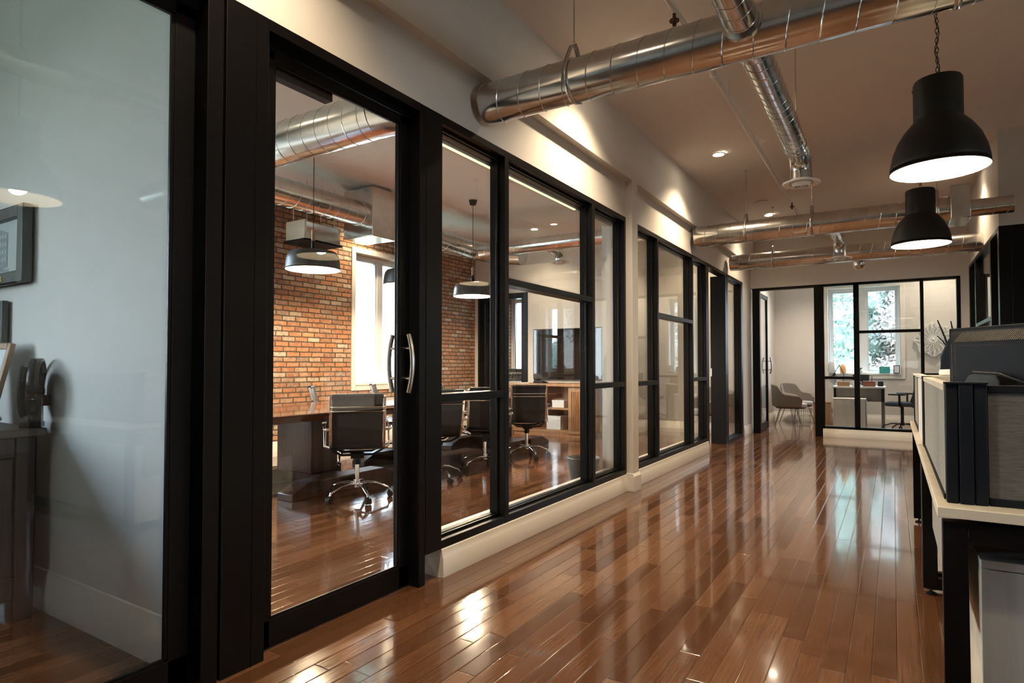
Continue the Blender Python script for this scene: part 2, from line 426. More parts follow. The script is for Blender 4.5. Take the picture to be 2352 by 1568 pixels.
# ================================================================== ROOM SHELL
GX = -2.10          # corridor face of the glazed wall
ZT = 2.54           # top of black frames
struct(MB().prism([(-5.5, -4.3), (5.8, -4.3), (5.8, 14.4), (-2.45, 14.4), (-2.45, 10.8), (-3.9, 10.8), (-3.9, 10.05), (-7.0, 10.05), (-7.0, 1.3), (-5.5, 1.3)], 2, -.12, 0).build('floor', 'floor', smooth=False))
cl = MB()
cl.prism([(-2.06, 3.42), (-2.02, 3.425), (.97, 3.64), (5.8, 3.64), (5.8, 3.8), (-2.06, 3.8)], 1, -4.3, 14.4)
cl.prism([(-5.5, -4.3), (-2.06, -4.3), (-2.06, 14.4), (-2.45, 14.4), (-2.45, 10.8), (-3.9, 10.8), (-3.9, 10.05), (-7.0, 10.05), (-7.0, 1.3), (-5.5, 1.3)], 2, 3.42, 3.8)
struct(cl.build('ceiling', 'ceil', smooth=False))

# outer walls with window holes
W_CONF = (6.36, 7.66, .87, 2.83); W_ROOMA = (-2.7, -.3, .9, 2.6)
struct(wall_boxes(MB(), 0, -7.0, -6.7, 1.45, 9.4, 0, 3.42, [W_CONF, (1.75, 3.75, .6, 2.95)]).build('wall_brick', 'brickX', smooth=False))
struct(wall_boxes(MB(), 0, -5.5, -5.2, -4.3, 1.45, 0, 3.42, [W_ROOMA]).build('wall_left', 'wall', smooth=False))
struct(wall_boxes(MB(), 1, 14.1, 14.4, -2.45, 5.8, 0, 3.64, [(-1.13, .13, .98, 2.74), (2.62, 3.42, .98, 2.74)]).build('wall_end', 'wall', smooth=False))
struct(MB().box(-5.5, 5.8, -4.3, -4.0, 0, 3.64).build('wall_back', 'wall', smooth=False))
struct(wall_boxes(MB(), 0, 5.5, 5.8, -4.0, 14.1, 0, 3.64, [(.3, 1.7, .9, 2.5)]).build('wall_right', 'wall', smooth=False))

# glazed wall: plaster above the black frames, stepping out above 2.87
up = MB()
up.box(-2.24, GX, -4.0, 11.2, ZT, 3.42); up.box(GX, -2.035, -4.0, 11.2, 2.875, 3.43)
up.box(-2.24, GX, -4.0, -1.3, 0, ZT)
up.box(-2.24, GX, 10.56, 11.2, 0, ZT)
struct(up.build('wall_corridor', 'wall', smooth=False))
pier = MB().box(-2.34, GX, 5.36, 5.56, 0, ZT).box(GX, -2.035, 5.36, 5.50, 0, 2.875).box(-2.32, -2.24, 5.40, 5.56, ZT, 3.42)
struct(pier.build('wall_pier', 'wall', smooth=False))
# wall between left office and meeting room
struct(MB().box(-7.0, -2.24, 1.30, 1.45, 0, 3.42).build('wall_office', 'wall', smooth=False))
# meeting room end wall (with black framed opening), stepped back on its right part
me_ = wall_boxes(MB(), 1, 9.4, 9.55, -6.7, -3.75, 0, 3.42, [(-6.62, -5.54, 0, 2.48)])
me_.box(-3.9, -3.75, 9.55, 10.65, 0, 3.42).box(-3.9, -2.24, 10.65, 10.8, 0, 3.42)
struct(me_.build('wall_meeting_end', 'wall', smooth=False))
bk = wall_boxes(MB(), 1, 9.75, 10.05, -7.0, -3.9, 0, 3.42, [(-6.20, -5.60, .84, 2.44)])
bk.box(-7.0, -6.7, 9.4, 9.75, 0, 3.42)
struct(bk.build('wall_brick_end', 'brickY', smooth=False))
# end wall of the corridor above the frames, and its right stub
ew = MB().box(-2.10, .96, 11.2, 11.34, 2.50, 3.64).box(.865, .96, 11.2, 11.34, 0, 2.50).box(-2.24, -2.10, 11.2, 11.34, 0, 3.64)
struct(ew.build('wall_far', 'wall', smooth=False))
struct(MB().box(-2.30, -2.15, 11.34, 14.1, 0, 3.6).build('wall_end_office_left', 'wall', smooth=False))
struct(MB().box(1.25, 1.40, 11.34, 14.1, 0, 3.7).build('wall_end_office_right', 'wall', smooth=False))
rt = MB().box(.96, 1.10, 8.10, 11.2, 2.62, 3.7).box(.96, 1.10, 11.06, 11.34, 0, 2.62).box(1.10, 5.5, 8.10, 8.24, 2.62, 3.7).box(2.6, 5.5, 8.10, 8.24, 0, 2.62)
rt.box(1.10, 1.40, 11.2, 11.34, 0, 3.7)
struct(rt.build('wall_right_office', 'wall', smooth=False))

# ---------------------------------------------------------------- outer windows
def outer_window(name, axis, p, inward, a0, a1, b, t, mullion=True, casing=.075, depth=.3):
    """p = inner wall face; inward = +1/-1 direction into the room along axis."""
    rt_ = sroot(name, (p, (a0 + a1) / 2, 0) if axis == 0 else ((a0 + a1) / 2, p, 0))
    def bx(mb, q0, q1, u0, u1, z0, z1):
        return mb.box(q0, q1, u0, u1, z0, z1) if axis == 0 else mb.box(u0, u1, q0, q1, z0, z1)
    o = -inward
    cs = MB(); c0, c1 = p, p + inward * .022
    for (u0, u1, z0, z1) in ((a0 - casing, a0, b - casing, t + casing), (a1, a1 + casing, b - casing, t + casing), (a0, a1, t, t + casing), (a0, a1, b - casing, b)):
        bx(cs, c0, c1, u0, u1, z0, z1)
    bx(cs, p + inward * .035, p + o * .16, a0 - .005, a1 + .005, b, b + .03)
    cs.build('window_casing', 'trim', rt_, world=True, bevel=.003)
    fr = MB(); f0, f1 = p + o * .14, p + o * .23; s = .05
    for (u0, u1, z0, z1) in ((a0, a0 + s, b, t), (a1 - s, a1, b, t), (a0 + s, a1 - s, t - s, t), (a0 + s, a1 - s, b + .03, b + .03 + s)):
        bx(fr, f0, f1, u0, u1, z0, z1)
    cells = [(a0 + s, a1 - s)]
    if mullion:
        m_ = (a0 + a1) / 2; bx(fr, f0, f1, m_ - .05, m_ + .05, b + .03 + s, t - s)
        cells = [(a0 + s, m_ - .05), (m_ + .05, a1 - s)]
    fr.build('window_frame', 'vinyl', rt_, world=True, bevel=.004)
    for (u0, u1) in cells:
        ss = MB(); g = .035; z0, z1 = b + .03 + s, t - s; q0, q1 = p + o * .155, p + o * .205
        for (x0, x1, y0, y1) in ((u0, u0 + g, z0, z1), (u1 - g, u1, z0, z1), (u0 + g, u1 - g, z1 - g, z1), (u0 + g, u1 - g, z0, z0 + g)):
            bx(ss, q0, q1, x0, x1, y0, y1)
        ss.build('sash', 'vinyl', rt_, world=True, bevel=.003)
        gm = MB(); bx(gm, p + o * .178, p + o * .184, u0 + g, u1 - g, z0 + g, z1 - g)
        gm.build('glass_pane', 'glass', rt_, world=True, smooth=False)
    return rt_
outer_window('window_1', 0, -6.7, 1, 6.36, 7.66, .87, 2.83)
outer_window('window_2', 0, -5.2, 1, -2.7, -.3, .9, 2.6)
outer_window('window_14', 0, -6.7, 1, 1.75, 3.75, .6, 2.95)  # unseen window, added to brighten the meeting room
outer_window('window_3', 1, 14.1, -1, -1.13, .13, .98, 2.74)
outer_window('window_4', 1, 14.1, -1, 2.62, 3.42, .98, 2.74, mullion=False)
outer_window('window_5', 0, 5.5, -1, .3, 1.7, .9, 2.5)  # unseen window, added for general daylight from the right
outer_window('window_6', 1, 9.75, -1, -6.20, -5.60, .84, 2.44, mullion=True, casing=.05)

# ---------------------------------------------------------------- glazed partitions along the corridor
XB = -2.215   # back of the black frame
GP = -2.168   # glass plane
def gl_pane(root, y0, y1, z0, z1, x=GP):
    MB().box(x - .004, x + .004, y0, y1, z0, z1).build('glass_pane', 'glass', root, world=True, smooth=False)
def partition(name, posts, rails, z0=.155, z1=ZT, bot=.045, top=.045):
    """posts: list of (y0,y1) front faces. rails: list per bay of (z) or None."""
    ya, yb = posts[0][0], posts[-1][1]
    rt_ = sroot(name, (GX, ya, 0))
    fr = MB()
    fr.box(XB, GX, ya, yb, z1 - top, z1); fr.box(XB, GX, ya, yb, z0, z0 + bot)
    # inner glazing stops, top and bottom
    fr.box(XB, GP - .006, ya, yb, z0 + bot, z0 + bot + .014); fr.box(GP + .006, GP + .022, ya, yb, z0 + bot, z0 + bot + .014)
    fr.box(XB, GP - .006, ya, yb, z1 - top - .014, z1 - top); fr.box(GP + .006, GP + .022, ya, yb, z1 - top - .014, z1 - top)
    fr.build('window_frame', 'black', rt_, world=True, bevel=.0025, smooth=False)
    for (y0, y1) in posts:
        MB().box(XB, GX + .001, y0, y1, z0, z1).box(GP + .006, GP + .022, y0 - .012, y1 + .012, z0 + bot, z1 - top).build('mullion', 'black', rt_, world=True, bevel=.0025, smooth=False)
    for i, rl in enumerate(rails):
        a, b_ = posts[i][1], posts[i + 1][0]
        lo, hi = z0 + bot, z1 - top
        if rl is None: gl_pane(rt_, a, b_, lo, hi)
        else:
            MB().box(XB + .01, GX, a, b_, rl - .022, rl + .022).build('transom', 'black', rt_, world=True, bevel=.0025, smooth=False)
            gl_pane(rt_, a, b_, lo, rl - .022); gl_pane(rt_, a, b_, rl + .022, hi)
    return rt_
partition('window_7', [(2.50, 2.633), (3.272, 3.322), (4.612, 4.667), (5.322, 5.36)], [.975, 1.70, .985])
partition('window_8', [(5.56, 5.60), (6.255, 6.30), (7.58, 7.625), (8.235, 8.30)], [.98, 1.70, .985])
partition('window_9', [(9.44, 9.50), (10.44, 10.56)], [None], z0=.0, bot=.05)
partition('window_10', [(-1.3, -1.2), (.10, .20)], [.98])
# opening between window_8 and window_9
d_ = sroot('door_4', (GX, 8.3, 0))
MB().box(XB, GX, 8.31, 8.37, 0, ZT - .045).build('door_jamb', 'black', d_, world=True, bevel=.003, smooth=False)
MB().box(-2.32, GX, 9.335, 9.435, 0, ZT - .045).build('door_jamb', 'black', d_, world=True, bevel=.003, smooth=False)
MB().box(XB, GX, 8.31, 9.435, ZT - .045, ZT).build('door_head', 'black', d_, world=True, smooth=False)
MB().box(-2.325, -2.30, 9.325, 9.334, 1.00, 1.12).build('latch_plate', 'steel', d_, world=True, smooth=False)

# bright reveal strips on the meeting room side, and curb with white baseboards
def base_prof(mb, axis, p, out, a0, a1, h=.155, d=.016):
    poly = [(p, 0), (p + out * d, 0), (p + out * d, h - .05), (p + out * d * .8, h - .045), (p + out * d * .45, h - .004), (p, h)]
    if axis == 0: return mb.prism(poly, 1, a0, a1)
    return mb.prism([(q, z) for q, z in poly], 0, a0, a1)
bb = MB()
bb.box(-2.24, GX - .002, 2.633, 5.36, 0, .155); base_prof(bb, 0, GX - .002, 1, 2.633, 5.352)
bb.box(-2.24, GX - .002, 5.56, 8.30, 0, .155); base_prof(bb, 0, GX - .002, 1, 5.505, 8.305)
base_prof(bb, 0, -2.24, -1, 2.5, 5.36)
struct(bb.build('baseboard_corridor', 'trim', bevel=.0015))
pb = MB().box(-2.10, -2.018, 5.342, 5.518, 0, .14).prism([(-2.10, .14), (-2.018, .14), (-2.035, .165), (-2.10, .165)], 1, 5.345, 5.515)
struct(pb.build('baseboard_pier', 'trim', bevel=.002))
b2 = MB(); base_prof(b2, 0, GX, 1, 10.565, 11.2)
struct(b2.build('baseboard_far_left', 'trim'))
tr = MB().box(-2.30, -2.245, 2.64, 5.34, 2.47, 2.50).box(-2.30, -2.245, 2.64, 5.34, 2.50, 2.54)
struct(tr.build('trim_head', 'trim', smooth=False))
struct(MB().box(-2.262, -2.245, 2.66, 4.60, 2.462, 2.468).build('trim_led_strip', 'led', smooth=False))  # emissive strip added for the thin bright line under the head
struct(MB().box(-2.30, -2.219, 2.64, 5.34, .155, .195).build('trim_sill', 'trim', smooth=False))
struct(MB().box(-2.30, -2.219, 5.60, 8.26, .155, .195).build('trim_sill', 'trim', smooth=False))

# ---------------------------------------------------------------- glass doors
def pull_handle(root, x, side, y, zc=1.165, half=.15, name='door_handle', axis=0, r=.013):
    pts = []
    for i in range(13):
        t = -1 + 2 * i / 12; bow = .062 - .026 * t * t
        pts.append((x + side * bow, y, zc + t * half) if axis == 0 else (y, x + side * bow, zc + t * half))
    mb = MB().tube(pts, r, 12, flat=(1, 1))
    for dz in (-.078, .078):
        q = [(x, y, zc + dz), (x + side * .06, y, zc + dz)] if axis == 0 else [(y, x, zc + dz), (y, x + side * .06, zc + dz)]
        mb.tube(q, .008, 10)
    return mb.build(name, 'steel', root, world=True)
def corridor_door(name, y0, y1, jl, jr, closer=None, hy=None):
    """door leaf from y0..y1 recessed, jambs jl=(a,b), jr=(a,b)."""
    rt_ = sroot(name, (GX, y0, 0)); xf, xb = -2.165, -2.205
    for nm, (a, b_) in (('door_jamb', jl), ('door_jamb', jr)):
        MB().box(-2.24, GX, a, b_, 0, ZT).build(nm, 'black', rt_, world=True, bevel=.003, smooth=False)
    MB().box(-2.24, GX, jl[1], jr[0], 2.495, ZT).box(-2.24, xf + .006, jl[1], jr[0], 2.465, 2.495).build('door_head', 'black', rt_, world=True, smooth=False)
    st = .072
    lf = MB().box(xb, xf, y0, y0 + st - .01, .01, 2.46).box(xb, xf, y1 - st, y1, .01, 2.46).box(xb, xf, y0, y1, .01, .118).box(xb, xf, y0, y1, 2.42, 2.46)
    lf.box(xf - .012, xf - .003, y0 + st - .01, y1 - st, .118, .13).box(xf - .012, xf - .003, y0 + st - .01, y1 - st, 2.408, 2.42)
    lf.box(xf - .012, xf - .003, y0 + st - .01, y0 + st, .118, 2.42).box(xf - .012, xf - .003, y1 - st - .012, y1 - st, .118, 2.42)
    leaf = lf.build('door_leaf', 'black', rt_, world=True, bevel=.002, smooth=False)
    MB().box(-2.19, -2.182, y0 + .05, y1 - st + .01, .11, 2.43).build('glass_pane', 'glass', rt_, world=True, smooth=False)
    hy = hy or y1 - .045
    pull_handle(rt_, xf, 1, hy); pull_handle(rt_, xb, -1, hy)
    if closer:
        MB().box(xb - .055, xb - .002, closer[0], closer[1], 2.385, 2.445).build('door_closer', 'plastic_b', rt_, world=True, bevel=.004)
    return rt_
corridor_door('door_1', .33, 1.262, (.20, .32), (1.272, 1.335), closer=(.62, .98), hy=.365)
corridor_door('door_2', 1.540, 2.440, (1.345, 1.530), (2.448, 2.498), closer=(1.60, 1.95))
# seam between the panels beside door 2
struct(MB().box(GX, GX + .002, 1.472, 1.4735, 0, ZT).build('trim_seam', 'black', smooth=False))

# end wall frames (plane Y = 11.2)
def end_pane(root, x0, x1, z0, z1): MB().box(x0, x1, 11.255, 11.263, z0, z1).build('glass_pane', 'glass', root, world=True, smooth=False)
e_ = sroot('window_11', (-.96, 11.2, 0)); Y0, Y1 = 11.195, 11.30
fr = MB().box(-.985, .862, Y0, Y1, 2.458, 2.50).box(-.985, .862, Y0, Y1, .135, .175)
fr.build('window_frame', 'black', e_, world=True, bevel=.003, smooth=False)
for a, b_ in ((-1.10, -.955), (-.53, -.452), (.362, .408), (.815, .862)):
    MB().box(a, b_, Y0, Y1, .135 if a > -1 else 0, 2.50).build('mullion', 'black', e_, world=True, bevel=.003, smooth=False)
for a, b_, zz in ((-.955, -.53, .965), (-.452, .362, 1.70), (.408, .815, .965)):
    MB().box(a, b_, Y0, Y1, zz - .022, zz + .022).build('transom', 'black', e_, world=True, bevel=.002, smooth=False)
    end_pane(e_, a, b_, .175, zz - .022); end_pane(e_, a, b_, zz + .022, 2.458)
bq = MB().box(-.955, .96, 11.2, 11.30, 0, .135); base_prof(bq, 1, 11.2, -1, -.985, .96, .135)
struct(bq.build('baseboard_far', 'trim'))
d3 = sroot('door_3', (-1.55, 11.2, 0))
MB().box(-2.065, -1.945, Y0, Y1, 0, 2.50).build('door_jamb', 'black', d3, world=True, bevel=.003, smooth=False)
MB().box(-1.945, -1.10, Y0, Y1, 2.455, 2.50).build('door_head', 'black', d3, world=True, smooth=False)
xl = -1.985
lf = MB().box(xl - .02, xl + .02, 11.32, 11.37, .01, 2.44).box(xl - .02, xl + .02, 12.06, 12.13, .01, 2.44).box(xl - .02, xl + .02, 11.32, 12.13, .01, .14).box(xl - .02, xl + .02, 11.32, 12.13, 2.37, 2.44)
lf.build('door_leaf', 'black', d3, world=True, bevel=.002, smooth=False)
MB().box(xl - .004, xl + .004, 11.37, 12.06, .14, 2.37).build('glass_pane', 'glass', d3, world=True, smooth=False)
pull_handle(d3, xl + .02, 1, 12.09); pull_handle(d3, xl - .02, -1, 12.09)

# right office partition (faces the corridor at X = .96) and the part facing the camera
r_ = sroot('window_12', (.96, 8.1, 0))
MB().box(.955, 1.06, 8.095, 11.06, 2.575, 2.62).box(.955, 1.06, 8.095, 11.06, 0, .16).build('window_frame', 'black', r_, world=True, bevel=.003, smooth=False)
for a, b_ in ((8.095, 8.20), (8.74, 8.82), (10.24, 10.33), (10.98, 11.06)):
    MB().box(.955, 1.06, a, b_, .16, 2.575).build('mullion', 'black', r_, world=True, bevel=.003, smooth=False)
for a, b_, zz in ((8.20, 8.74, .98), (8.82, 10.24, 1.70), (10.33, 10.98, .98)):
    MB().box(.955, 1.06, a, b_, zz - .022, zz + .022).build('transom', 'black', r_, world=True, smooth=False)
    for z0, z1 in ((.16, zz - .022), (zz + .022, 2.575)):
        MB().box(1.0, 1.008, a, b_, z0, z1).build('glass_pane', 'glass', r_, world=True, smooth=False)
r2 = sroot('window_13', (1.8, 8.1, 0))
MB().box(1.06, 2.6, 8.095, 8.20, 2.575, 2.62).box(1.06, 1.34, 8.095, 8.20, 0, 2.575).box(1.34, 2.6, 8.095, 8.20, 0, .16).box(2.5, 2.6, 8.095, 8.20, .16, 2.575).build('window_frame', 'black', r2, world=True, bevel=.003, smooth=False)
MB().box(1.34, 2.5, 8.14, 8.148, .16, 2.575).build('glass_pane', 'glass', r2, world=True, smooth=False)

# black frame of the opening in the meeting room end wall
m_ = sroot('door_5', (-6.08, 9.4, 0))
MB().box(-6.62, -6.47, 9.385, 9.56, 0, 2.48).build('door_jamb', 'black', m_, world=True, smooth=False)
MB().box(-5.66, -5.54, 9.385, 9.56, 0, 2.48).build('door_jamb', 'black', m_, world=True, smooth=False)
MB().box(-6.47, -5.66, 9.385, 9.56, 2.38, 2.48).build('door_head', 'black', m_, world=True, smooth=False)

# baseboards in the rooms
def simple_base(name, *segs):
    mb = MB()
    for (ax, p, out, a0, a1) in segs: base_prof(mb, ax, p, out, a0, a1, .19, .018)
    return struct(mb.build(name, 'trim'))
simple_base('baseboard_meeting', (0, -6.7, 1, 1.45, 9.4), (1, 9.4, -1, -5.52, -3.75), (1, 1.45, 1, -6.7, -2.24))
simple_base('baseboard_meeting_back', (1, 10.65, -1, -3.75, -2.24), (0, -3.75, 1, 9.4, 10.65))
simple_base('baseboard_office', (1, 1.30, -1, -5.2, -2.24), (0, -5.2, 1, -4, 1.3))
simple_base('baseboard_end_office', (1, 14.1, -1, -2.15, 1.25), (0, -2.15, 1, 11.34, 14.1))
simple_base('baseboard_right_office', (1, 14.1, -1, 1.40, 5.5))

# ================================================================== DUCTWORK AND CEILING ITEMS
def spiral(mb, p0, p1, r, pitch=.135, rib=.0032, n=40, cap=True):
    p0, p1 = Vector(p0), Vector(p1); d = p1 - p0; L = d.length; d.normalize()
    up = Vector((0, 0, 1)) if abs(d.z) < .9 else Vector((1, 0, 0))
    x = d.cross(up).normalized(); y = x.cross(d).normalized()
    mb.tube([p0, p1], r, n)
    turns = L / pitch; k = max(4, int(turns * 28)); pts = []
    for i in range(k + 1):
        t = i / k; a = 2 * PI * turns * t
        pts.append(p0 + d * (L * t) + (x * math.cos(a) + y * math.sin(a)) * (r + rib * .2))
    mb.tube(pts, rib, 5)
    return mb
def diffuser(parent, c, R_=.15):
    x, y, z = c
    prof = [(R_ * .62, .02), (R_ * .62, .004), (R_ * .98, .0), (R_, -.006), (R_ * .96, -.012), (R_ * .66, -.004), (R_ * .60, .012)]
    dd = MB().lathe(prof, 40, c, closed=True)
    for q in (.52, .34, .17):
        dd.lathe([(R_ * q, -.002), (R_ * (q - .12), -.030), (R_ * (q - .14), -.028), (R_ * (q - .03), .004)], 36, c, closed=True)
    dd.lathe([(.001, -.03), (R_ * .05, -.03), (R_ * .05, .02), (.001, .02)], 16, c)
    return dd.build('diffuser', 'white', parent, world=True)
def elbow_pts(a, corner, b, k=7):
    a, c, b = Vector(a), Vector(corner), Vector(b); return [(1 - t) ** 2 * a + 2 * t * (1 - t) * c + t * t * b for t in [i / k for i in range(k + 1)]]

RD = .117
du = thing('spiral_duct', 'nearest round galvanised duct crossing the corridor ceiling, with branches both ways', 'duct', (-.55, 3.0, 2.72), group='round ceiling ducts')
spiral(MB(), (-2.045, 3.0, 2.72), (1.45, 3.0, 2.72), RD, .14).build('duct_body', 'duct', du, world=True)
b1 = spiral(MB(), (-.565, 3.10, 2.72), (-.565, 4.78, 2.72), .072, .10, .0022)
b1.tube([(-.565, 3.105, 2.72), (-.565, 3.145, 2.72)], .086, 32)
b1.build('branch_duct', 'duct', du, world=True)
MB().tube(elbow_pts((-.565, 4.78, 2.72), (-.565, 4.98, 2.72), (-.565, 4.98, 2.575)), .074, 28).tube([(-.565, 4.98, 2.60), (-.565, 4.98, 2.53)], .077, 28).build('elbow', 'duct', du, world=True)
diffuser(du, (-.565, 4.98, 2.52), .132)
b1 = spiral(MB(), (-.565, 2.90, 2.72), (-.565, -.5, 2.72), .073, .10, .0022)
b1.tube([(-.565, 2.895, 2.72), (-.565, 2.865, 2.72)], .088, 32)
b1.build('branch_duct', 'duct', du, world=True)
d2 = thing('spiral_duct', 'middle round galvanised duct across the corridor, ending in a square box behind the lamps', 'duct', (-.5, 7.55, 2.74), group='round ceiling ducts')
spiral(MB(), (-2.045, 7.55, 2.74), (.52, 7.55, 2.74), .125, .14).build('duct_body', 'duct', d2, world=True)
MB().box(.50, .66, 7.33, 7.80, 2.60, 2.93).build('plenum_box', 'duct', d2, world=True, bevel=.006)
spiral(MB(), (.66, 7.62, 2.74), (1.02, 7.62, 2.74), .085, .11).build('outlet_duct', 'duct', d2, world=True)
b1 = spiral(MB(), (-.55, 7.66, 2.72), (-.55, 8.45, 2.72), .07, .10, .0022); b1.tube([(-.55, 7.67, 2.72), (-.55, 7.70, 2.72)], .08, 28)
b1.build('branch_duct', 'duct', d2, world=True)
MB().tube(elbow_pts((-.55, 8.45, 2.72), (-.55, 8.62, 2.72), (-.55, 8.62, 2.55)), .072, 24).tube([(-.55, 8.62, 2.57), (-.55, 8.62, 2.51)], .075, 24).build('elbow', 'duct', d2, world=True)
diffuser(d2, (-.55, 8.62, 2.50), .145)
d3_ = thing('spiral_duct', 'farthest round galvanised duct running wall to wall above the end office glazing', 'duct', (-.5, 9.45, 2.69), group='round ceiling ducts')
spiral(MB(), (-2.045, 9.45, 2.69), (.97, 9.45, 2.69), .115, .14).build('duct_body', 'duct', d3_, world=True)
MB().tube(elbow_pts((-.38, 9.52, 2.69), (-.38, 9.66, 2.66), (-.38, 9.66, 2.56)), .078, 22).ball((-.38, 9.66, 2.56), .080, 18).build('elbow', 'duct', d3_, world=True)

# meeting room ducts
e1 = thing('spiral_duct', 'thick round duct crossing the meeting room ceiling just behind the glass door', 'duct', (-4.4, 3.0, 2.9), group='meeting room ducts')
spiral(MB(), (-2.95, 3.02, 2.87), (-5.25, 3.02, 2.87), .155, .14).build('duct_body', 'duct', e1, world=True)
MB().tube(elbow_pts((-2.95, 3.02, 2.87), (-2.62, 3.02, 2.87), (-2.62, 3.40, 2.87), 8), .158, 32).tube([(-2.62, 3.40, 2.87), (-2.62, 3.46, 2.87)], .165, 32).build('elbow', 'duct', e1, world=True)
e2 = thing('spiral_duct', 'long round duct running beside the brick wall with a square metal plenum box', 'duct', (-5.4, 5.0, 3.0), group='meeting room ducts')
spiral(MB(), (-5.62, 1.47, 3.05), (-5.62, 5.37, 3.05), .150, .14).build('duct_body', 'duct', e2, world=True)
MB().tube([(-5.62, 5.37, 3.05), (-5.62, 5.45, 3.05)], .158, 32).box(-5.95, -5.44, 5.45, 5.87, 2.77, 3.39).build('plenum_box', 'duct', e2, world=True, bevel=.008)
spiral(MB(), (-5.68, 5.87, 3.05), (-5.68, 7.70, 3.0), .150, .14).build('duct_body', 'duct', e2, world=True)
MB().tube(elbow_pts((-5.68, 7.70, 3.0), (-5.68, 8.25, 3.0), (-4.95, 8.25, 2.90), 9), .152, 32).build('elbow', 'duct', e2, world=True)
e3 = thing('spiral_duct', 'slim round duct along the far end of the meeting room with a small round diffuser', 'duct', (-4.4, 8.0, 2.9), group='meeting room ducts')
spiral(MB(), (-5.30, 7.6, 2.90), (-2.26, 7.6, 2.90), .105, .13).build('duct_body', 'duct', e3, world=True)
MB().tube(elbow_pts((-4.15, 7.70, 2.86), (-4.15, 7.98, 2.86), (-4.15, 7.98, 2.72)), .075, 24).build('elbow', 'duct', e3, world=True)
diffuser(e3, (-4.15, 7.98, 2.69), .14)
e4 = thing('heat_pump_unit', 'wooden and metal fan unit hung below the duct near the brick wall', 'unit', (-6.1, 5.0, 2.6))
MB().box(-6.35, -6.0, 4.88, 4.90, 2.70, 2.93).build('side_panel', 'birch', e4, world=True, bevel=.004)
MB().box(-6.35, -6.0, 4.90, 5.44, 2.70, 2.91).build('casing', 'duct', e4, world=True, bevel=.004)
for x_, y_ in ((-6.30, 4.95), (-6.05, 4.95), (-6.30, 5.38), (-6.05, 5.38)): MB().cyl((x_, y_, 2.90), (x_, y_, 3.42), .005, 8).build('hanger_rod', 'steel', e4, world=True)
MB().box(-6.37, -5.98, 4.86, 5.46, 2.675, 2.695).build('drip_tray', 'plastic_b', e4, world=True, bevel=.003)

def hanger(name, x, y, ztop, zc, r, label, axis=0):
    h = thing(name, label, 'hanger', (x, y, ztop), group='duct hangers')
    MB().cyl((x, y, ztop), (x, y, zc + r + .10), .004, 8).cyl((x, y, ztop), (x, y, ztop - .012), .02, 10).build('rod', 'steel', h, world=True)
    pts = []; rr = r + .006
    for i in range(25):
        a = PI * .5 + 2 * PI * i / 24
        pts.append((x, y + rr * math.cos(a), zc + rr * math.sin(a) + (.085 * max(0, math.sin(a)) ** 6 if True else 0)) if axis == 0 else (x + rr * math.cos(a), y, zc + rr * math.sin(a) + .085 * max(0, math.sin(a)) ** 6))
    s_ = MB()
    # flat strap
    wv = .013
    rows = []
    for p in pts:
        rows.append([(p[0] - wv, p[1], p[2]), (p[0] + wv, p[1], p[2])] if axis == 0 else [(p[0], p[1] - wv, p[2]), (p[0], p[1] + wv, p[2])])
    s_.grid(rows); s_.build('strap', 'steel', h, solid=.002, world=True)
    return h
hanger('duct_hanger', -1.47, 3.0, 3.455, 2.72, RD, 'strap hanger on the left end of the nearest duct')
hanger('duct_hanger', .24, 3.0, 3.58, 2.72, RD, 'strap hanger on the nearest duct above the big pendant lamp')
hanger('duct_hanger', -.565, 4.72, 3.53, 2.72, .078, 'thin rod hanger holding the small branch duct by its diffuser', 1)
hanger('duct_hanger', -1.45, 7.55, 3.46, 2.74, .125, 'strap hanger near the left end of the middle duct')
hanger('duct_hanger', -.75, 7.55, 3.50, 2.74, .125, 'rod hanger at the centre of the middle duct')
hanger('duct_hanger', .40, 7.55, 3.58, 2.74, .125, 'rod hanger on the middle duct beside the square box')
hanger('duct_hanger', -4.9, 3.02, 3.42, 2.87, .155, 'strap hanger on the thick duct inside the meeting room')
hanger('duct_hanger', -1.45, 9.45, 3.46, 2.69, .115, 'strap hanger on the farthest duct')

# sprinkler pipe
sp = thing('sprinkler_pipe', 'thin white sprinkler pipe running along the corridor ceiling', 'pipe', (-1.1, 5, 3.32))
MB().cyl((-1.08, -1, 3.31), (-1.12, 11.2, 3.31), .021, 14).build('pipe', 'white', sp, world=True)
for y in (3.62, 8.7):
    MB().cyl((-1.10, y, 3.31), (-1.10, y, 3.235), .010, 10).cyl((-1.10, y, 3.25), (-1.10, y, 3.243), .030, 14).cyl((-1.10, y, 3.235), (-1.10, y, 3.215), .012, 10).build('sprinkler_head', 'rust', sp, world=True)
for y in (5.1, 8.0, 10.2):
    MB().cyl((-1.10, y, 3.31), (-1.10, y, 3.485), .004, 8).tube([(-1.10, y + .028 * math.cos(a), 3.31 + .028 * math.sin(a)) for a in [2 * PI * i / 16 for i in range(16)]], .004, 6, closed=True).build('pipe_hook', 'white', sp, world=True)
for y in (2.1, 4.6, 7.1, 9.6):
    MB().cyl((-1.10, y - .03, 3.31), (-1.10, y + .03, 3.31), .028, 14).build('coupling', 'white', sp, world=True)

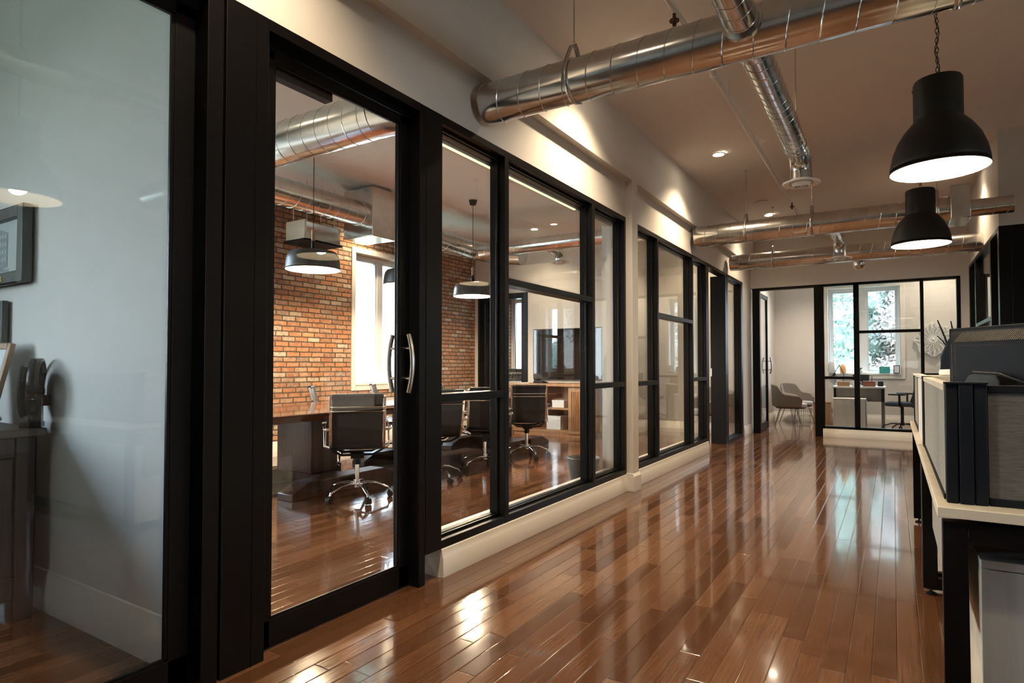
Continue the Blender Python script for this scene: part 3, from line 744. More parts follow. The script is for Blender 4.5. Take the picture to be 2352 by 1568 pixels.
def downlight(x, y, z, label, e=0, name='ceiling_downlight', color=WARM):
    t = thing(name, label, 'downlight', (x, y, z), group='recessed ceiling downlights')
    MB().lathe([(.055, -.002), (.072, -.001), (.075, -.006), (.058, -.010)], 28, closed=True).build('trim_ring', 'white', t)
    MB().lathe([(.001, -.004), (.052, -.004), (.052, .0), (.001, .0)], 24).build('lens', 'down', t)
    if e: spot((0, 0, -.02), e, R(120), .8, .05, color, t)
    return t
downlight(-1.58, 6.76, 3.455, 'bright recessed downlight near the left wall of the corridor', 34)
downlight(-1.58, 4.15, 3.455, 'recessed downlight above the nearest duct by the left wall', 34)
downlight(-1.58, 1.2, 3.455, 'recessed corridor downlight above the near glass doors', 30)
downlight(-1.58, 9.9, 3.455, 'recessed downlight above the far duct near the end wall', 16)
downlight(.62, 9.3, 3.615, 'recessed downlight by the right office wall', 20)
downlight(-5.0, 8.7, 3.42, 'small recessed downlight at the far end of the meeting room', 16)
downlight(-6.35, 6.35, 3.42, 'recessed downlight behind the metal plenum box in the meeting room', 22)
downlight(-4.4, 2.1, 3.42, 'recessed downlight at the near end of the meeting room', 22)
downlight(-2.9, 6.8, 3.42, 'recessed downlight behind the second glazed bay', 18)
downlight(-2.9, 10.0, 3.42, 'recessed downlight in the alcove at the back of the meeting room', 14)
downlight(-1.3, 12.7, 3.46, 'recessed downlight in the end office', 32, color=(1, .84, .66))
downlight(.7, 13.4, 3.60, 'recessed downlight above the carved panel in the end office', 20, color=(1, .84, .66))
downlight(2.3, 9.6, 3.64, 'recessed downlight in the right office', 20)
for (x, y, z, lb) in ((-1.56, 9.07, 3.45, 'round flush ceiling speaker near the far ducts'), (-4.05, 6.35, 3.415, 'round flush ceiling speaker beside the meeting room pendant')):
    t = MB().lathe([(.001, -.008), (.075, -.008), (.09, -.004), (.09, 0), (.001, 0)], 30).build('ceiling_speaker', 'ceil'); t.location = (x, y, z); tag(t, lb, 'speaker')

# ================================================================== PENDANT LAMPS
def hektar(x, y, zb, label, ztop, energy):
    q_ = .82; ztop = zb + (ztop - zb) / q_
    t = thing('dome_pendant', label, 'pendant lamp', (x, y, zb), group='dark dome pendant lamps over the desks'); t.scale = (q_, q_, q_)
    r = .275
    out = [(r, 0), (r * .985, .05), (r * .93, .125), (r * .83, .20), (r * .69, .265), (r * .555, .310), (r * .50, .325), (r * .495, .335), (r * .495, .575), (r * .47, .590), (.001, .593)]
    MB().lathe(out, 56).lathe([(r, 0), (r * 1.006, .004), (r, .010), (r * .988, .004)], 56, closed=True).build('shade', 'lampblack', t)
    inn = [(r * .985, .003), (r * .965, .05), (r * .91, .122), (r * .81, .195), (r * .67, .257), (r * .53, .300), (r * .47, .315), (.001, .318)]
    MB().lathe(inn, 56).build('shade_lining', 'lampwhite', t)
    MB().ball((0, 0, .17), .045, 16).cyl((0, 0, .20), (0, 0, .31), .020, 14).build('bulb', 'bulb', t)
    MB().cyl((0, 0, .590), (0, 0, .612), .022, 14).lathe([(.001, ztop - zb - .045), (.05, ztop - zb - .045), (.062, ztop - zb - .002), (.001, ztop - zb - .001)], 24).build('canopy', 'lampblack', t)
    ch = MB(); z = .628; i = 0; lk = .042
    while z < ztop - zb - .06:
        pts = []
        for k in range(10):
            a = 2 * PI * k / 10; u = .0085 * math.cos(a); v = lk * .5 * math.sin(a)
            pts.append((u, 0, z + v) if i % 2 else (0, u, z + v))
        ch.tube(pts, .0022, 5, closed=True); z += lk - .010; i += 1
    ch.build('chain', 'lampblack', t)
    L = ztop - zb - .05 - .60
    MB().tube([(.014 * math.sin(k * 1.1) + (.03 if k == 0 else 0), .012 * math.cos(k * .9), .595 + L * k / 24) for k in range(25)], .0028, 6).build('cord', 'lampblack', t)
    point((0, 0, .09), energy, .05, (1, .80, .55), t)
    return t
hektar(.22, 3.93, 2.19, 'largest dark dome pendant lamp, hanging on a chain below the nearest duct', 3.585, 3.2)
hektar(.22, 6.42, 2.215, 'second dark dome pendant, seen just under the big one', 3.585, 3.2)
hektar(.22, 1.56, 2.19, 'dark dome pendant nearest the viewer, reflected in the left door glass', 3.585, 3.2)

def drum(x, y, zb, label, energy):
    t = thing('drum_pendant', label, 'pendant lamp', (x, y, zb), group='flat drum pendants over the meeting table')
    r = .262; zt = 3.42 - zb
    out = [(r, 0), (r * 1.0, .02), (r * .97, .10), (r * .93, .145), (r * .84, .175), (r * .5, .192), (r * .12, .20), (.001, .20)]
    MB().lathe(out, 52).lathe([(r, 0), (r * 1.006, .003), (r, .008), (r * .985, .003)], 52, closed=True).build('shade', 'lampgrey', t)
    inn = [(r * .985, .003), (r * .955, .10), (r * .91, .138), (r * .82, .165), (r * .4, .180), (.001, .182)]
    MB().lathe(inn, 52).build('shade_lining', 'lampwhite', t)
    MB().ball((0, 0, .10), .04, 14).cyl((0, 0, .12), (0, 0, .18), .018, 12).build('bulb', 'bulb', t)
    MB().lathe([(.001, .195), (.022, .2), (.016, .30), (.001, .305)], 20).build('socket_cover', 'lampblack', t)
    MB().lathe([(.001, .29), (.017, .29), (.019, .40), (.001, .405)], 20).build('wooden_neck', 'oak', t)
    MB().cyl((0, 0, .40), (0, 0, zt - .05), .004, 8).build('cord', 'lampblack', t)
    MB().lathe([(.001, zt - .065), (.040, zt - .065), (.058, zt - .003), (.001, zt - .002)], 24).build('canopy', 'lampblack', t)
    point((0, 0, .05), energy, .05, (1, .78, .52), t)
    return t
drum(-4.85, 4.05, 2.10, 'flat dark drum pendant over the near end of the meeting table', 30)
drum(-4.85, 5.40, 2.10, 'flat drum pendant over the table, mostly hidden by the glass door stile', 30)
drum(-4.85, 6.75, 2.10, 'flat drum pendant over the far end of the meeting table', 30)

# ================================================================== MEETING ROOM
tb = thing('meeting_table', 'long glossy live-edge wooden meeting table on block legs', 'table', (-4.9, 5.4, 0))
tp = MB(); xs = [(-4.15, 2.75)]
def edge(x, y0, y1, amp, n=26): return [(x + amp * math.sin(3.1 * (y0 + (y1 - y0) * i / n)) * .6 + amp * .4 * math.sin(7.3 * (y0 + (y1 - y0) * i / n)), y0 + (y1 - y0) * i / n) for i in range(n + 1)]
poly = edge(-4.15, 2.75, 8.05, .018) + edge(-5.52, 8.05, 2.75, .018)
tp.prism(poly, 2, .688, .75)
tp.build('tabletop', 'table', tb, world=True, bevel=.006)
for y in (4.05, 5.68, 7.3):
    MB().box(-5.17, -4.66, y - .16, y + .16, .13, .688).build('leg', 'tableleg', tb, world=True, bevel=.012)
    MB().box(-5.36, -4.32, y - .12, y + .12, .02, .13).build('cross_beam', 'tableleg', tb, world=True, bevel=.008)
    for x in (-5.34, -4.52):
        MB().prism([(y - .64, 0), (y - .64, .06), (y - .46, .14), (y + .46, .14), (y + .64, .06), (y + .64, 0)], 0, x, x + .20).build('foot_beam', 'tableleg', tb, world=True, bevel=.008)

def base_star(parent, mat='chrome', hz=.155, rr=.30, rot=0, hub=.032):
    for k in range(5):
        a = rot + 2 * PI * k / 5; c, s = math.cos(a), math.sin(a)
        pts = [(.02, hz - .03), (.10, hz - .022), (.18, hz - .03), (.245, hz - .055), (rr - .012, .085), (rr, .062)]
        MB().tube([(c * q, s * q, z) for q, z in pts], [.017, .017, .016, .015, .013, .010], 10, flat=(1, .8)).build('base_arm', mat, parent)
        cs = MB()
        t1 = Vector((-s, c, 0))
        for sg in (-1, 1):
            q = Vector((c * rr, s * rr, .027)) + t1 * sg * .015 + Vector((c, s, 0)) * .008
            cs.tube([q - t1 * .010, q + t1 * .010], .026, 16)
        cs.obox((c * rr, s * rr, .048), (.022, .012, .03), RZ(a))
        cs.build('caster', 'plastic', parent)
    MB().cyl((0, 0, hz - .055), (0, 0, hz + .005), hub, 20).build('hub', mat, parent)

def ribbed_chair(label, group):
    t = thing('office_chair', label, 'chair', (0, 0, 0), group=group)
    # side profile of the sling (y forward, z up)
    prof = [(-.335, .905), (-.318, .84), (-.300, .76), (-.283, .68), (-.268, .61), (-.252, .545), (-.225, .495), (-.18, .462), (-.12, .447), (-.04, .440), (.05, .440), (.14, .447), (.20, .452), (.245, .440), (.262, .415)]
    def sling(pr, hw, th, ribs=True):
        mb = MB(); top = []; bot = []
        n = len(pr)
        for i, (y, z) in enumerate(pr):
            a = pr[max(0, i - 1)]; b_ = pr[min(n - 1, i + 1)]; ty, tz = b_[0] - a[0], b_[1] - a[1]; l = math.hypot(ty, tz); ny, nz = -tz / l, ty / l
            top.append((y + ny * th / 2, z + nz * th / 2)); bot.append((y - ny * th / 2, z - nz * th / 2))
        mb.prism(top + bot[::-1], 0, -hw, hw); return mb
    def dense(pr, k=5):
        out = []
        for i in range(len(pr) - 1):
            for j in range(k): t_ = j / k; out.append((pr[i][0] * (1 - t_) + pr[i + 1][0] * t_, pr[i][1] * (1 - t_) + pr[i + 1][1] * t_))
        return out + [pr[-1]]
    bk_ = sling(prof[:7], .222, .013).tube([(-.224, -.336, .905), (.224, -.336, .905)], .021, 14)
    bk_.build('backrest', 'leather', t)
    st = sling(prof[6:], .225, .020)
    for q in range(5): pass
    st.build('seat', 'leather', t, bevel=.003)
    for sx_ in (-1, 1):
        mb = MB(); hw = .012
        pr = dense(prof, 2); n = len(pr); top = []; bot = []
        for i, (y, z) in enumerate(pr):
            a = pr[max(0, i - 1)]; b_ = pr[min(n - 1, i + 1)]; ty, tz = b_[0] - a[0], b_[1] - a[1]; l = math.hypot(ty, tz); ny, nz = -tz / l, ty / l
            top.append((y + ny * .013, z + nz * .013)); bot.append((y - ny * .013, z - nz * .013))
        mb.prism(top + bot[::-1], 0, sx_ * .236 - hw, sx_ * .236 + hw)
        mb.build('side_rail', 'chrome', t, bevel=.003)
        ar = MB()
        pts = [(sx_ * .25, -.272, .625), (sx_ * .292, -.27, .628), (sx_ * .298, -.20, .650), (sx_ * .298, -.05, .655), (sx_ * .298, .06, .648), (sx_ * .298, .095, .61), (sx_ * .298, .06, .52), (sx_ * .296, .02, .455), (sx_ * .250, .01, .440)]
        ar.tube(pts, .010, 10, flat=(1.4, .8)); ar.build('arm_frame', 'chrome', t)
        MB().obox((sx_ * .298, -.07, .668), (.040, .24, .018)).build('armrest', 'leather', t, bevel=.006)
        MB().tube([(sx_ * .24, -.272, .625), (sx_ * .275, -.272, .625)], .013, 12).ball((sx_ * .277, -.272, .625), .014, 10).build('arm_bolt', 'chrome', t)
    for z, y in ((.815, -.333), (.780, -.326)):
        MB().tube([(-.236, y + .008, z), (-.215, y - .012, z), (.215, y - .012, z), (.236, y + .008, z)], .006, 8).build('back_bar', 'chrome', t)
    fr = MB().tube([(-.225, -.19, .445), (-.14, -.16, .40), (.14, -.16, .40), (.225, -.19, .445)], .010, 8).tube([(-.225, .10, .432), (-.14, .07, .40), (.14, .07, .40), (.225, .10, .432)], .010, 8)
    fr.build('under_frame', 'plastic', t)
    MB().box(-.06, .06, -.15, .08, .365, .405).cyl((0, -.02, .30), (0, -.02, .37), .034, 16).tube([(.05, 0, .385), (.17, .02, .375), (.21, .02, .372)], .006, 8).build('tilt_mechanism', 'plastic', t, bevel=.006)
    MB().cyl((0, 0, .14), (0, 0, .31), .022, 18).build('gas_column', 'chrome', t)
    base_star(t)
    return t
gA = 'ribbed leather chairs around the meeting table'
ch = ribbed_chair('black leather and chrome office chair seen from behind through the glass door', gA)
ch.scale = (.92, 1, 1); ch.location = (-3.985, 3.82, 0); ch.rotation_euler = (0, 0, R(47))
for ang_label in (
    ('black chrome-framed chair cut by the first mullion right of the glass door', (-3.98, 4.86, 0), R(55)),
    ('black office chair in the lower half of the first glazed bay, before its second post', (-3.94, 5.72, 0), R(42)),
    ('black chrome-framed chair alone in the middle of the wide glazed bay', (-3.98, 6.72, 0), R(36)),
    ('black office chair at the far left across the table, its seat showing below the tabletop', (-5.56, 3.78, 0), R(-45)),
    ('black office chair across the table, its chrome back edge just above the tabletop', (-5.58, 5.08, 0), R(-45)),
    ('black office chair across the table below the white window', (-5.60, 6.10, 0), R(-52)),
    ('black office chair at the far end of the table near the blackboard sign', (-5.64, 7.45, 0), R(-70))):
    dup(ch, *ang_label)
t = MB().obox((0, 0, .012), (.22, .30, .02)).build('notebook', 'paper', bevel=.002); t.location = (-4.55, 7.75, .7505); t.rotation_euler = (0, 0, .3)
tag(t, 'white stack of papers on the far end of the meeting table', 'papers')
t = MB().obox((0, 0, .008), (.42, .30, .012)).build('place_mat', 'paper', bevel=.002); t.location = (-4.45, 4.55, .7505); t.rotation_euler = (0, 0, .1)
tag(t, 'white sheets lying on the table behind the near chair back', 'papers')

# credenza, screen
cr = thing('credenza', 'long wooden credenza with fluted corner columns and open shelves', 'cabinet', (-4.85, 8.85, 0))
MB().box(-5.56, -4.10, 8.80, 9.38, .82, .865).build('worktop', 'oak', cr, world=True, bevel=.005)
MB().box(-5.50, -4.16, 9.33, 9.37, .06, .82).box(-5.52, -5.20, 8.85, 9.36, .06, .82).box(-4.46, -4.14, 8.85, 9.36, .06, .82).box(-5.20, -4.46, 8.87, 9.36, .06, .10).build('body', 'tan', cr, world=True, bevel=.004)
MB().box(-5.20, -4.46, 8.88, 9.33, .44, .465).build('shelf', 'tan', cr, world=True)
MB().box(-5.50, -4.16, 8.87, 9.34, .0, .06).build('plinth', 'oak', cr, world=True)
for x0 in (-5.50, -4.44):
    fl = MB()
    for k in range(7): fl.tube([(x0 + .04 + k * .036, 8.845, .12), (x0 + .04 + k * .036, 8.845, .74)], .012, 8)
    fl.build('fluted_column', 'oak', cr, world=True)
for (x, y, z, sx_, sy_, sz_, mt, lb) in ((-5.02, 9.1, .466, .16, .24, .14, 'red', 'dark red box on the credenza shelf'), (-4.72, 9.12, .466, .22, .26, .12, 'paper', 'white paper box on the upper credenza shelf'), (-4.80, 9.12, .101, .26, .28, .22, 'paper', 'white binder box in the bottom of the credenza')):
    o = MB().box(-sx_ / 2, sx_ / 2, -sy_ / 2, sy_ / 2, 0, sz_).box(-sx_ / 2 - .003, sx_ / 2 + .003, -sy_ / 2 - .003, sy_ / 2 + .003, sz_ * .75, sz_ + .002).build('storage_box', mt, bevel=.003); o.location = (x, y, z + .001); tag(o, lb, 'box')
o = MB().obox((0, 0, .004), (.22, .30, .006)).build('paper_stack', 'paper'); o.location = (-5.30, 8.98, .867); tag(o, 'white papers lying on the left end of the credenza', 'papers')
ph = thing('desk_phone', 'flat dark conference phone on the credenza', 'phone', (-5.05, 9.0, .866))
MB().prism([(-.10, 0), (.10, 0), (.10, .012), (-.06, .045), (-.10, .045)], 0, -.09, .09).build('body', 'plastic', ph, bevel=.004)
MB().box(-.085, -.04, -.09, .09, .046, .066).build('handset', 'plastic', ph, bevel=.006)
tv = thing('television', 'large dark wall-mounted screen above the credenza', 'television', (-4.62, 9.36, 1.36))
MB().box(-.76, .76, -.045, -.012, -.44, .44).box(-.3, .3, -.012, .038, -.2, .2).build('housing', 'plastic', tv, bevel=.004)
MB().box(-.745, .745, -.048, -.0455, -.425, .425).build('screen', 'screen', tv)
cs = thing('chalkboard_sign', 'small black chalkboard sign reading Congratulations, standing in the far window', 'sign', (-5.98, 9.69, .885))
MB().box(-.22, .22, -.012, .012, 0, .22).build('board', 'chalk', cs, bevel=.002)
tcu = bpy.data.curves.new('lettering', 'FONT'); tcu.body = 'Congratulations'; tcu.size = .062; tcu.shear = .35; tcu.extrude = .0006; tcu.align_x = 'CENTER'
tcu.materials.append(M['chalkink']); tmp_ = bpy.data.objects.new('tmp', tcu); C.objects.link(tmp_)
lm_ = bpy.data.meshes.new_from_object(tmp_.evaluated_get(bpy.context.evaluated_depsgraph_get())); bpy.data.objects.remove(tmp_)
to = bpy.data.objects.new('lettering', lm_); C.objects.link(to); to.parent = cs; to.location = (0, -.0135, .125); to.rotation_euler = (R(90), 0, 0)
fl = MB()
for k in range(18):
    x = -.19 + .38 * k / 17; h_ = .03 + .05 * abs(math.sin(k * 2.1)); fl.tube([(x, -.0135, .015), (x + .008 * math.sin(k), -.0135, .015 + h_)], .0016, 5)
fl.build('chalk_flowers', 'chalkink', cs)
bu = thing('metal_bucket', 'grey metal bucket on the floor behind the last glazed bay', 'bucket', (-2.47, 5.22, 0))
MB().lathe([(.001, .004), (.105, .004), (.115, .0), (.150, .29), (.156, .295), (.150, .30), (.143, .292), (.108, .012), (.001, .012)], 36).build('body', 'green', bu)
MB().tube([(.15 * math.cos(a), .02, .27 - .10 * math.sin(a)) for a in [PI * i / 14 for i in range(15)]], .003, 6).build('bucket_handle', 'steel', bu)

# ================================================================== LEFT OFFICE
sb = thing('rustic_sideboard', 'dark stained pine sideboard with plank panels against the left office wall', 'cabinet', (-3.62, .2, 0))
xf = -3.36
MB().box(-3.92, xf + .035, -.95, 1.262, .828, .866).build('top', 'rustictop', sb, world=True, bevel=.008)
bd = MB().box(-3.88, xf - .03, -.90, 1.22, .09, .828)
bd.box(xf - .035, xf, 1.155, 1.23, 0, .828).box(xf - .035, xf, -.91, -.84, 0, .828).box(-3.88, -3.81, 1.155, 1.23, 0, .09)
bd.box(xf - .03, xf - .008, -.84, 1.155, .735, .828).box(xf - .03, xf - .008, -.84, 1.155, .10, .20)
bd.build('carcass', 'rustic', sb, world=True, bevel=.005)
for i in range(14):
    y = -.83 + i * .142
    if y + .136 < 1.16: MB().box(xf - .03, xf - .018, y, y + .136, .20, .735).build('plank', 'rustic', sb, world=True, bevel=.004)

pf = thing('framed_print', 'dark green framed print of an old corner building with a brass plaque', 'picture', (-3.98, 1.292, 1.76))
hw, hh, fw = .375, .195, .062
MB().box(-hw, -hw + fw, -.045, 0, -hh, hh).box(hw - fw, hw, -.045, 0, -hh, hh).box(-hw + fw, hw - fw, -.045, 0, hh - fw, hh).box(-hw + fw, hw - fw, -.045, 0, -hh, -hh + fw).build('frame', 'greenframe', pf, bevel=.006)
MB().box(-hw + fw, hw - fw, -.022, -.004, -hh + fw, hh - fw).build('mat_board', 'paper', pf)
bp = MB()   # wedge-shaped building in perspective
bp.prism([(-.26, -.10), (.02, -.115), (.02, .105), (-.26, .03)], 1, -.0235, -.0222)
bp.build('building_drawing', 'ink', pf)
MB().prism([(.02, -.115), (.135, -.10), (.135, .075), (.02, .105)], 1, -.0236, -.0222).prism([(-.28, -.118), (.15, -.125), (.15, -.112), (-.28, -.100)], 1, -.0236, -.0222).build('building_side', 'inklt', pf)
wn = MB()
for i in range(7):
    for j in range(4):
        x = -.245 + i * .037; zb = -.075 + j * (.026 + .0042 * i); wn.prism([(x, zb), (x + .018, zb), (x + .018, zb + .016), (x, zb + .016)], 1, -.0240, -.0234)
for i in range(3):
    for j in range(4):
        x = .035 + i * .033; zb = -.07 + j * .04; wn.prism([(x, zb), (x + .016, zb), (x + .016, zb + .022), (x, zb + .022)], 1, -.0241, -.0236)
wn.build('building_windows', 'paper', pf)
MB().box(.06, .135, -.048, -.045, -hh + .016, -hh + .042).build('plaque', 'brass', pf)
MB().box(-hw + fw, hw - fw, -.030, -.028, -hh + fw, hh - fw).build('glass_pane', 'glass', pf)
p2 = thing('framed_print', 'small dark green frame hung below the building print', 'picture', (-4.10, 1.292, 1.37))
MB().box(-.22, .22, -.03, 0, -.12, .12).build('frame', 'greenframe', p2, bevel=.006)
MB().box(-.18, .18, -.032, -.0305, -.08, .08).build('mat_board', 'ink', p2)
p3 = thing('photo_frame', 'light wooden photo frame leaning on the sideboard', 'picture', (-3.80, 1.12, .872), R(8))
mt_ = Matrix.Rotation(R(-13), 3, 'X')
m3 = MB()
for (cx, cz, sx_, sz_) in ((-.16, .2, .03, .40), (.16, .2, .03, .40), (0, .385, .29, .03), (0, .015, .29, .03)):
    m3.obox(mt_ @ Vector((cx, 0, cz)), (sx_, .022, sz_), mt_)
m3.build('frame', 'tan', p3, bevel=.003)
MB().obox(mt_ @ Vector((0, .003, .2)), (.29, .008, .34), mt_).build('photo', 'paper', p3)

an = thing('antique_pulley', 'antique dark bronze pulley block with a wheel and metal clasp on the sideboard', 'ornament', (-3.40, 1.215, .867), R(60)); an.scale = (.58, .62, .84)
MB().lathe([(.03, -.03), (.145, -.03), (.15, -.02), (.138, -.008), (.138, .008), (.15, .02), (.145, .03), (.03, .03)], 40, closed=True).build('wheel', 'bronze', an)
an.children[0].rotation_euler = (0, R(90), 0); an.children[0].location = (-.02, 0, .20)
cv = []
for i in range(15):
    a = R(-20) + R(200) * i / 14
    cv.append([(x, .175 * math.cos(a), .21 + .165 * math.sin(a)) for x in (.012, .085)])
MB().grid(cv).build('housing', 'bronze', an, solid=.014)
MB().box(.0, .085, -.05, .05, 0, .15).box(-.05, .09, -.075, .075, 0, .03).tube([(-.03, 0, .20), (.10, 0, .20)], .018, 14).build('bracket', 'bronze', an, bevel=.006)
MB().box(.088, .10, -.07, .07, .12, .165).box(.02, .125, .05, .085, .115, .175).build('clasp', 'rust', an, bevel=.004)
for (x, y, r_, sq, lb) in ((-3.435, 1.055, .036, (1.2, 1, .75), 'grey rounded stone nearest the pulley on the sideboard'), (-3.53, 1.085, .050, (1.1, 1.3, .8), 'large grey stone at the front edge of the sideboard'), (-3.62, 1.01, .042, (1.3, 1, .7), 'dark grey stone behind the other stones on the sideboard')):
    random.seed(int(abs(x) * 1000)); o = MB().ball((0, 0, r_ * sq[2] * .92), r_, 12, sq, .16).build('stone', 'rock'); o.location = (x, y, .866); tag(o, lb, 'stone', 'stones on the sideboard')
o = MB().ball((0, 0, .042), .05, 12, (1, 1.1, .8), .14).build('stone', 'ceramic'); o.location = (-3.43, 1.0, .866); o.scale = (.62, .62, .62); tag(o, 'small pale stone at the very front of the sideboard', 'stone', 'stones on the sideboard')

# ================================================================== DESKS ON THE RIGHT
DXL = .104
def desk(y0, y1, label):
    t = thing('workstation_desk', label, 'desk', (.9, y0, 0), group='white workstation desks')
    MB().box(DXL, 1.75, y0, y1, .712, .742).build('desktop', 'birch', t, world=True, bevel=.002)
    for y, dw in ((y0 + .012, 1), (y1 - .055, 1)):
        lg = MB(); a, b_ = y, y + .042
        lg.box(DXL + .012, DXL + .072, a, b_, .03, .70).box(1.68, 1.74, a, b_, .03, .70).box(DXL + .072, 1.68, a, b_, .64, .70).box(DXL + .072, 1.68, a, b_, .03, .085)
        lg.build('leg', 'black', t, world=True, bevel=.002)
        for x in (DXL + .045, 1.70):
            MB().lathe([(.001, 0), (.024, 0), (.026, .006), (.012, .012), (.006, .014), (.006, .032), (.001, .032)], 18, (x, y + .02, 0)).build('levelling_foot', 'plastic', t, world=True)
    MB().box(DXL + .2, 1.6, y0 + .08, y0 + .12, .66, .711).box(DXL + .10, DXL + .14, y0 + .06, y1 - .06, .68, .711).build('support_beam', 'black', t, world=True)
    return t
dk1 = desk(2.17, 3.80, 'nearest white-topped workstation desk with black loop legs')
dk2 = desk(3.84, 5.47, 'second workstation desk farther down the corridor')
MB().box(.45, .56, 2.235, 2.29, .665, .711).build('cable_tray', 'plastic_b', dk1, world=True, bevel=.006)
MB().box(.155, .170, 2.30, 3.66, .36, .70).build('modesty_panel', 'deskside', dk1, world=True)
# divider screens
ds = thing('desk_screen', 'grey fabric cubicle screen facing the camera on the nearest desk', 'screen', (.9, 2.28, .743), group='fabric desk screens')
MB().box(.235, 1.70, 2.262, 2.290, .765, 1.072).build('panel', 'deskgrey', ds, world=True)
MB().box(.235, 1.70, 2.256, 2.296, 1.072, 1.094).box(.235, 1.70, 2.256, 2.296, .743, .765).build('frame_rail', 'plastic_b', ds, world=True, bevel=.002)
MB().box(.132, .162, 2.245, 2.29, .743, 1.097).box(.164, .198, 2.240, 2.29, .743, 1.097).box(.200, .232, 2.245, 2.29, .743, 1.097).build('corner_post', 'plastic_b', ds, world=True, bevel=.003)
MB().box(.130, .234, 2.238, 2.30, 1.097, 1.103).build('post_cap', 'plastic_b', ds, world=True)
ds2 = thing('desk_screen', 'pale fabric cubicle screen along the corridor side of the nearest desk', 'screen', (.145, 3.0, .743), group='fabric desk screens')
MB().box(.132, .158, 2.30, 3.70, .760, 1.075).build('panel', 'deskside', ds2, world=True)
MB().box(.128, .162, 2.30, 3.70, 1.075, 1.097).build('top_trim', 'birch', ds2, world=True, bevel=.002)
MB().box(.128, .162, 2.30, 3.70, .743, .760).box(.126, .164, 3.70, 3.86, .743, 1.10).build('frame_rail', 'plastic_b', ds2, world=True, bevel=.002)
ds3 = thing('desk_screen', 'farther white and glass desk screen ending in a black post', 'screen', (.145, 4.4, .743), group='fabric desk screens')
MB().box(.130, .160, 3.88, 4.55, .743, 1.08).build('panel', 'white', ds3, world=True, bevel=.002)
MB().box(.134, .156, 4.57, 5.40, .760, 1.085).build('panel', 'deskside', ds3, world=True)
MB().box(.128, .162, 5.40, 5.46, .743, 1.10).box(.128, .162, 4.55, 4.57, .743, 1.09).box(.128, .162, 4.57, 5.40, .743, .760).box(.162, 1.7, 5.41, 5.45, .743, 1.10).build('frame_rail', 'plastic_b', ds3, world=True, bevel=.002)
MB().box(.124, .166, 3.87, 5.40, 1.085, 1.10).build('top_trim', 'white', ds3, world=True, bevel=.002)
ht = thing('desk_hutch', 'low white hutch shelf on the second desk behind the monitor', 'shelf', (.9, 4.5, .743))
MB().box(.175, 1.65, 4.28, 4.66, 1.055, 1.095).build('shelf', 'birch', ht, world=True, bevel=.002)
MB().box(.175, 1.65, 4.62, 4.65, .743, 1.055).box(.175, .20, 4.30, 4.62, .743, 1.055).box(1.62, 1.65, 4.30, 4.62, .743, 1.055).build('body', 'greywood', ht, world=True)
pk = MB().lathe([(.001, 0), (.072, 0), (.080, .006), (.080, .026), (.074, .036), (.001, .038)], 36).build('wireless_puck', 'white'); pk.location = (.31, 4.42, 1.0955); tag(pk, 'round white device sitting on top of the hutch', 'device')

# monitor seen from behind
mo = thing('computer_monitor', 'black monitor seen from behind over the grey desk screen', 'monitor', (.385, 2.93, .7425), R(-52.5))
# local: x along the width, y = screen direction (+y front), back faces -y
Wm, Hm, zb = .56, .355, .21
MB().box(-Wm / 2, Wm / 2, -.018, .022, zb, zb + Hm).build('bezel', 'plastic_b', mo, bevel=.004)
MB().box(-Wm / 2 + .012, Wm / 2 - .012, .0225, .024, zb + .015, zb + Hm - .012).build('screen', 'screen', mo)
def frustum(mb, x0, x1, z0, z1, yA, i, yB):
    vs = [(x0, yA, z0), (x1, yA, z0), (x1, yA, z1), (x0, yA, z1), (x0 + i, yB, z0 + i), (x1 - i, yB, z0 + i), (x1 - i, yB, z1 - i), (x0 + i, yB, z1 - i)]
    return mb.add(vs, [(0, 1, 2, 3), (7, 6, 5, 4), (0, 4, 5, 1), (1, 5, 6, 2), (2, 6, 7, 3), (3, 7, 4, 0)])
frustum(MB(), -Wm / 2 + .010, Wm / 2 - .010, zb + .012, zb + Hm - .010, -.018, .062, -.062).build('back_cover', 'plastic_b', mo, bevel=.003)
MB().box(-Wm / 2 + .085, Wm / 2 - .085, -.066, -.060, zb + .07, zb + Hm - .075).build('back_plate', 'plastic_b', mo, bevel=.004)
vn = MB(); tilt = Matrix.Rotation(R(41), 3, 'X')
for k in range(52):
    x = -.205 + k * .008; vn.obox((x, -.0412, zb + Hm - .0402), (.0038, .003, .050), Matrix.Rotation(R(-35.4), 3, 'X') @ Matrix.Rotation(R(14), 3, 'Y'))
vn.build('vent_grille', 'black', mo)
for sgn in (-1, 1):
    vn = MB()
    for k in range(26):
        vn.obox((sgn * (Wm / 2 - .040), -.0395, zb + .055 + k * .0092), (.040, .003, .0042), Matrix.Rotation(R(35) * sgn, 3, 'Z'))
    vn.build('side_vent', 'black', mo)
MB().prism([(-.075, .055), (-.060, .078), (0, .092), (.060, .078), (.075, .055), (.075, -.05), (-.075, -.05)], 1, -.135, -.066).build('hinge_cover', 'plastic', mo, bevel=.004).location = (0, 0, zb + .085)
MB().tube([(0, -.112, .10), (0, -.138, .10)], .020, 18).build('lock_ring', 'rust', mo).location = (-.03, 0, .145)
MB().box(-.045, .045, -.115, -.085, .01, zb + .10).box(-.13, .13, -.17, .08, 0, .014).build('stand', 'plastic', mo, bevel=.004)
MB().tube([(0, -.075, zb + .165), (-.02, -.15, zb + .175), (.10, -.16, zb + .17), (.19, -.12, zb + .13), (.22, -.09, zb + .04), (.20, -.10, -.0 + .02), (.16, -.13, .006)], .0045, 8).build('cable', 'plastic', mo)

